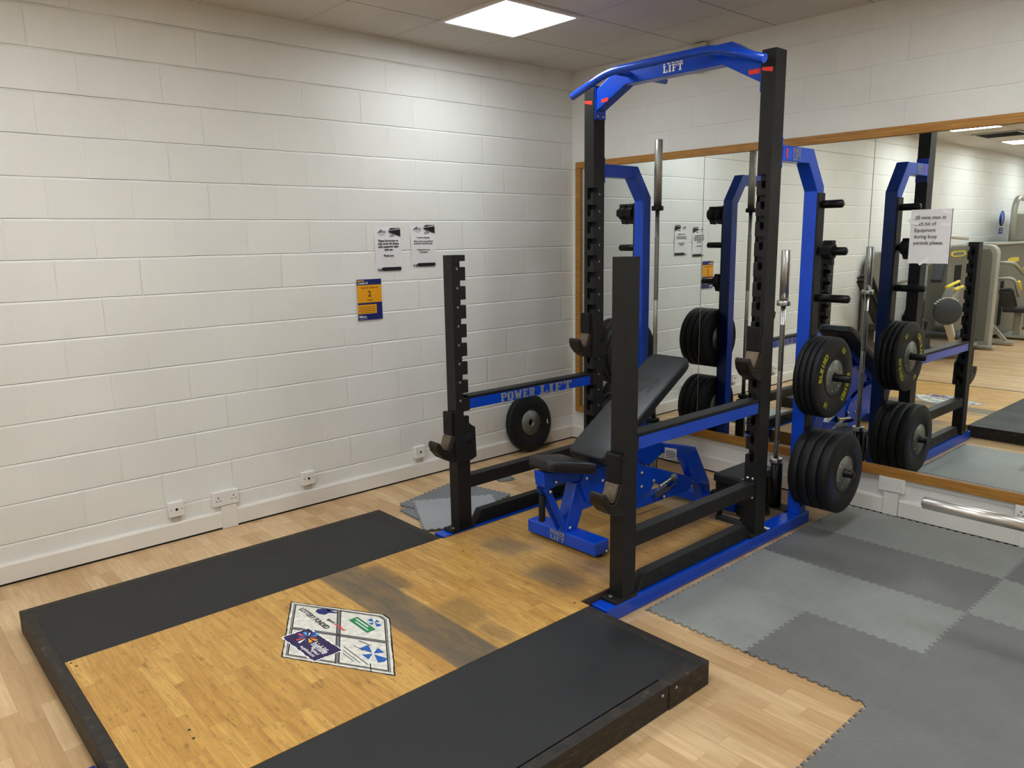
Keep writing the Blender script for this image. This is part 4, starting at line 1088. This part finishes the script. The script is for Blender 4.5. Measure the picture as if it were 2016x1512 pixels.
MB().prism([(-2.085, .535), (-1.79, .472), (-1.79, .43), (-1.98, .452), (-2.02, .44), (-2.075, .455)], 'x', BX-.034, BX+.034, .003).build('seat_bracket', M['blue_steel'], bn)
for s in (-1, 1):
    MB().bar((BX+s*.026, -2.06, .452), (BX+s*.026, -1.918, .182), .012, .034, (0, 1, 0), .002).build('seat_strut', M['blue_steel'], bn)
MB().cyl((BX-.01, -2.052, .40), (BX-.01, -2.055, .262), .0165, 16, .004).build('handle_grip', M['rubber'], bn)
m = MB()
for y, z in ((-1.66, .40), (-2.0, .468), (-2.04, .425), (-1.90, .197), (-1.785, .44), (-1.33, .37), (-1.33, .29), (-1.22, .30), (-1.16, .255), (-1.12, .18)):
    m.lathe([(.010, 0), (.010, .006), (0, .010)], (BX+.046 if y > -1.85 else BX+.036, y, z), (1, 0, 0), 12)
m.split('bolt', M['chrome'], bn)
# adjusting pin
MB().cyl((BX+.047, -1.035, .28), (BX+.075, -1.2, .268), .011, 14, .003).build('pop_pin', M['chrome'], bn)
MB().lathe([(0, 0), (.024, 0), (.026, .006), (.02, .018), (0, .018)], (BX+.046, -1.035, .28), (.6, -.6, 0), 18).build('pin_collar', M['hub'], bn)
m = MB()
for k in range(5): m.bar((BX+.047, -1.0-.02*k, .235-.006*k), (BX+.052, -1.21, .225-.008*k), .003, .005)
m.split('spring', M['dark_chrome'], bn)
# back pad
b0_, b1_ = Vector((BX, -1.725, .505)), Vector((BX, -1.0, .955))
ax_ = (b1_-b0_).normalized(); nb = Vector((0, -ax_.z, ax_.y))
pb_ = pad([b0_+Vector((-.118, 0, 0)), b0_+Vector((.118, 0, 0)), b0_+ax_*.08+Vector((.137, 0, 0)), b1_-ax_*.05+Vector((.137, 0, 0)), b1_+Vector((.12, 0, 0)), b1_+Vector((-.12, 0, 0)), b1_-ax_*.05+Vector((-.137, 0, 0)), b0_+ax_*.08+Vector((-.137, 0, 0))], nb, .055, 'back_pad', M['vinyl'], .012)
slab([('POWER', .045, 0)], tuple(b0_+ax_*.60+nb*.0553), (1, 0, 0), tuple(ax_), M['seat_vinyl'], bn, 'embossed_lettering', width=.15, th=.0008)
slab([('LIFT', .05, 0)], tuple(b0_+ax_*.53+nb*.0553), (1, 0, 0), tuple(ax_), M['seat_vinyl'], bn, 'embossed_lettering', width=.15, th=.0008)
MB().bar(b0_+ax_*.06-nb*.026, b1_-ax_*.12-nb*.026, .07, .05, tuple(nb), .003).build('back_beam', M['blue_steel'], bn)
m = MB(); m.prism([(-1.58, .548), (-1.40, .652), (-1.30, .66), (-1.20, .56), (-1.12, .50), (-1.12, .44), (-1.24, .39), (-1.34, .44), (-1.45, .46)], 'x', BX-.03, BX+.03, .003); m.build('back_bracket', M['blue_steel'], bn)
m = MB(); lx = BX+.0305; m.face([(lx, -1.10, .472), (lx, -.985, .438), (lx, -.985, .372), (lx, -1.10, .402)]); pp = m.build('warning_label', M['paper'], bn)
m = MB(); lx += .0006
for k in range(5): m.face([(lx, -1.092, .452-.010*k), (lx, -.995-.02*(k == 0), .424-.010*k+.005*(k == 0)), (lx, -.995-.02*(k == 0), .420-.010*k+.005*(k == 0)), (lx, -1.092, .448-.010*k)])
sub(m, 'printed_text', M['black_ink'], pp, bn)
m = MB(); m.face([(BX-.02, -1.02, .301), (BX+.034, -1.02, .301), (BX+.034, -.93, .266), (BX-.02, -.93, .266)])
for v in m.bm.verts: v.co.z += .0045
m.build('white_sticker', M['white_ink'], bn)

# low black step stool behind the bench
so = thing('step_stool', 'low black padded step on a frame between bench and right rear post', 'stool', (2.03, -.66, 0))
MB().box(1.945, 2.14, -.84, -.47, .245, .295, .012).build('top_pad', M['vinyl'], so)
m = MB()
for x in (1.955, 2.11): m.box(x, x+.02, -.80, -.775, .03, .244); m.box(x, x+.02, -.53, -.505, .03, .244)
m.split('leg', M['black_steel'], so)
MB().box(1.95, 2.135, -.815, -.80, .13, .244, .002).build('front_panel', M['black_steel'], so)
for y in (-.81, -.54): MB().box(1.95, 2.135, y, y+.035, .001, .0295, .003).build('floor_bar', M['gym_dark'], so)
MB().cyl((1.985, -.50, .20), (2.10, -.50, .20), .018, 16, .004).build('roller', M['white_plastic'], so)

# ------------------------------------------------------------------ gym machines seen in the mirror
def rbox(m, x0, x1, y0, y1, z0, z1, r):
    """box rounded at its two top corners in the y-z plane"""
    p = [(y0, z0), (y1, z0)]
    p += [(y1-r+r*math.cos(a), z1-r+r*math.sin(a)) for a in [PI/2*k/6 for k in range(7)]]
    p += [(y0+r+r*math.cos(a), z1-r+r*math.sin(a)) for a in [PI/2+PI/2*k/6 for k in range(7)]]
    return m.prism(p, 'x', x0, x1, .006)
g1 = thing('exercise_machine', 'seated grey gym machine with tilted dark backrest, nearest in the mirror', 'exercise machine', (.3, -5.7, 0), 'grey weight machines along the left wall')
m = MB(); rbox(m, .05, .16, -6.05, -5.30, .06, 1.43, .22); m.build('shroud', M['gym_shroud'], g1)
m = MB(); m.box(.05, .62, -6.12, -6.02, .001, .07, .01); m.box(.05, .62, -5.32, -5.24, .001, .07, .01); m.box(.3, .38, -6.02, -5.32, .02, .07, .01); m.build('base_frame', M['gym_silver'], g1)
m = MB(); m.bar((.33, -5.30, .55), (.33, -4.70, 1.18), .2, .10, (0, 1, 1), .04); m.build('backrest', M['gym_dark'], g1)
m = MB(); m.bar((.33, -5.20, .56), (.33, -4.64, 1.12), .14, .05, (0, 1, 1), .02); m.build('backrest_shell', M['black_steel'], g1)
MB().box(.17, .49, -5.62, -5.26, .46, .54, .03).build('seat', M['gym_dark'], g1)
m = MB(); m.box(.24, .42, -5.5, -5.28, .3, .455, .02); m.bar((.33, -5.34, .07), (.33, -5.3, .30), .1, .1, (0, 1, 0), .01); m.build('seat_casting', M['gym_white'], g1)
m = MB()
for dy, dz in ((-.04, .12), (.06, .08), (.0, .04)): m.cyl((.4205, -5.4+dy, .3+dz), (.422, -5.4+dy, .3+dz), .014, 12)
m.split('adjust_hole', M['dark_hole'], g1)
MB().box(.161, .168, -5.95, -5.82, .3, 1.16).build('stack_slot', M['gym_dark'], g1)
m = MB(); m.tube(bend([(.25, -5.5, 1.0), (.55, -5.55, 1.1), (.62, -5.5, .9)], .08), .022); m.build('arm', M['gym_silver'], g1)
MB().cyl((.62, -5.5, .9), (.62, -5.48, .78), .02, 14, .004).build('grip', M['handle_yellow'], g1)

g2 = thing('exercise_machine', 'grey gym machine with big dark round cam and yellow grips, middle one in mirror', 'exercise machine', (.5, -7.2, 0), 'grey weight machines along the left wall')
m = MB(); rbox(m, .30, .55, -7.83, -6.72, .06, 1.48, .12); m.build('shroud', M['gym_shroud'], g2)
m = MB()
p = [(.25, .04), (.80, .04), (.80, 1.36), (.785, 1.42), (.74, 1.47), (.68, 1.485), (.25, 1.485)]
m.prism(p, 'y', -7.99, -7.84, .012); m.build('end_column', M['gym_silver'], g2)
m = MB(); p2 = [(.30, .12), (.74, .12), (.74, 1.34), (.70, 1.42), (.30, 1.42)]; m.prism(p2, 'y', -7.838, -7.832); m.build('column_panel', M['gym_shroud'], g2)
MB().box(.551, .556, -7.22, -6.98, .45, 1.22).build('stack_slot', M['dark_hole'], g2)
m = MB(); m.prism([(-7.35, 1.36), (-7.2, 1.335), (-6.9, 1.335), (-6.78, 1.36), (-6.8, 1.40), (-6.95, 1.415), (-7.3, 1.415)], 'x', .551, .556); lg = m.build('badge', M['handle_yellow'], g2)
m = MB(); m.prism([(-7.28, 1.363), (-7.18, 1.352), (-6.9, 1.352), (-6.84, 1.37), (-6.86, 1.39), (-6.97, 1.4), (-7.25, 1.4)], 'x', .5562, .5575); sub(m, 'badge_inlay', M['gym_shroud'], lg, g2)
axd = Vector((.55, .83, 0)).normalized(); dc = Vector((.82, -6.02, .68))
MB().lathe([(0, 0), (.15, 0), (.165, .012), (.165, .05), (.15, .062), (0, .062)], dc, axd, 36).build('cam_disc', M['gym_dark'], g2)
m = MB()
for k in range(9):
    an = .6+k*.2; c = dc+Vector((-axd.y*math.cos(an), axd.x*math.cos(an), math.sin(an)))*.172; m.cyl(c, c+axd*.05, .012, 8)
m.split('cam_teeth', M['gym_white'], g2)
m = MB(); m.prism([(-7.0, .3), (-6.35, .3), (-6.3, .45), (-6.4, .75), (-6.6, .95), (-6.72, .95), (-6.72, .35)], 'x', .58, .78, .02); m.build('cam_housing', M['gym_shroud'], g2)
m = MB(); m.bar(dc+Vector((.02, -.02, -.15)), (.84, -6.40, .14), .06, .09, (1, 0, 0), .01); m.build('link_arm', M['gym_white'], g2)
m = MB(); m.tube(bend([(.8, -6.05, .72), (.84, -6.2, .9), (.86, -6.25, .985)], .06), .022); m.build('arm', M['gym_silver'], g2)
MB().cyl((.84, -5.88, .99), (.84, -6.30, 1.045), .02, 14, .004).build('grip', M['handle_yellow'], g2)
MB().cyl((.86, -6.10, .95), (.86, -6.40, .975), .02, 14, .004).build('grip', M['handle_yellow'], g2)
m = MB(); m.box(.45, .95, -6.7, -6.2, .3, .38, .03); m.build('seat', M['gym_dark'], g2)
m = MB(); m.box(.55, .86, -6.62, -6.28, .16, .298, .03); m.build('seat_casting', M['gym_white'], g2)
m = MB(); m.box(.3, .9, -6.72, -6.6, .02, .07, .01); m.box(.3, .9, -7.8, -7.7, .02, .06, .01); m.box(.62, .70, -7.7, -6.6, .06, .10, .01); m.build('base_frame', M['gym_silver'], g2)
m = MB(); m.tube(bend([(.45, -6.3, 1.25), (.5, -6.2, 1.55), (.5, -6.5, 1.62), (.5, -7.5, 1.58)], .12), .028); m.build('top_tube', M['gym_white'], g2)
m = MB(); m.bar((.55, -6.35, 1.02), (.55, -6.5, 1.32), .16, .07, (0, 1, 0), .02); m.build('head_pad', M['gym_dark'], g2)

g3 = thing('exercise_machine', 'grey gym machine with tall arched tube, farthest one in the mirror', 'exercise machine', (.4, -9.5, 0), 'grey weight machines along the left wall')
m = MB(); rbox(m, .15, .5, -11.3, -8.62, .06, 1.46, .1); m.build('shroud', M['gym_shroud'], g3)
m = MB(); m.box(.13, .54, -11.32, -8.6, 1.461, 1.50, .012); m.build('top_rail', M['gym_silver'], g3)
m = MB(); m.prism([(-9.95, 1.20), (-9.8, 1.175), (-9.5, 1.175), (-9.38, 1.2), (-9.4, 1.24), (-9.55, 1.255), (-9.9, 1.255)], 'x', .501, .506); m.build('badge', M['handle_yellow'], g3)
m = MB(); m.tube(bend([(.35, -10.0, 1.5), (.35, -10.0, 2.2), (.35, -11.2, 2.2), (.35, -11.2, 1.5)], .25, 8), .045, 16); m.build('arch_tube', M['gym_silver'], g3)
MB().box(.31, .36, -11.15, -10.05, 1.505, 1.95, .02).build('instruction_panel', M['gym_shroud'], g3)
m = MB(); m.tube(bend([(.5, -8.75, 1.2), (.75, -8.8, 1.2), (.8, -9.2, 1.0), (.82, -9.5, 1.02)], .1), .025); m.tube(bend([(.5, -8.7, .95), (.8, -8.72, .98), (.85, -8.85, .7)], .1), .025); m.build('arm', M['gym_silver'], g3)
MB().cyl((.84, -9.0, 1.12), (.84, -9.3, 1.0), .022, 14, .004).build('grip', M['handle_yellow'], g3)
MB().cyl((.85, -8.75, .93), (.86, -8.85, .80), .022, 14, .004).build('grip', M['handle_yellow'], g3)
m = MB(); m.bar((.72, -8.65, .82), (.75, -8.85, .52), .2, .09, (0, 1, 0), .03); m.build('chest_pad', M['gym_dark'], g3)
MB().box(.55, .95, -9.5, -9.15, .42, .5, .03).build('seat', M['gym_dark'], g3)
m = MB(); m.bar((.75, -9.3, .03), (.75, -9.3, .42), .1, .1, (0, 1, 0), .01); m.box(.5, .95, -8.5, -8.38, .02, .06, .01); m.bar((.6, -8.5, .3), (.85, -8.44, .05), .05, .05, (0, 1, 0)); m.box(.5, .95, -9.9, -9.2, .02, .06, .01); m.build('base_frame', M['gym_silver'], g3)
MB().box(.5005, .507, -9.3, -9.15, .2, .9).build('stack_slot', M['dark_hole'], g3)

# ------------------------------------------------------------------ camera, world
cam = bpy.data.cameras.new('camera'); co = bpy.data.objects.new('camera', cam); COL.objects.link(co)
yaw, pitch, roll = math.radians(48.23440), math.radians(10.70675), math.radians(-.89133)
cy, sy, cp, sp_ = math.cos(yaw), math.sin(yaw), math.cos(pitch), math.sin(pitch)
f = Vector((-sy*cp, cy*cp, -sp_)); r0 = Vector((cy, sy, 0)); u0 = r0.cross(f)
r = r0*math.cos(roll)+u0*math.sin(roll); u = r0*-math.sin(roll)+u0*math.cos(roll)
mw = Matrix((r, u, -f)).transposed().to_4x4(); mw.translation = (4.41882, -4.63, 1.67412)
co.matrix_world = mw
cam.sensor_width = 36; cam.lens = 1516.05/2016*36; cam.clip_start = .05
scene.camera = co
w = bpy.data.worlds.new('world'); scene.world = w; w.use_nodes = True
w.node_tree.nodes['Background'].inputs[0].default_value = (.9, .95, 1, 1); w.node_tree.nodes['Background'].inputs[1].default_value = .02
scene.view_settings.view_transform = 'Standard'; scene.view_settings.look = 'None'
scene.view_settings.exposure = 0.12; scene.view_settings.gamma = .89
scene.cycles.max_bounces = 10; scene.cycles.diffuse_bounces = 5; scene.cycles.glossy_bounces = 5
scene.cycles.caustics_reflective = False
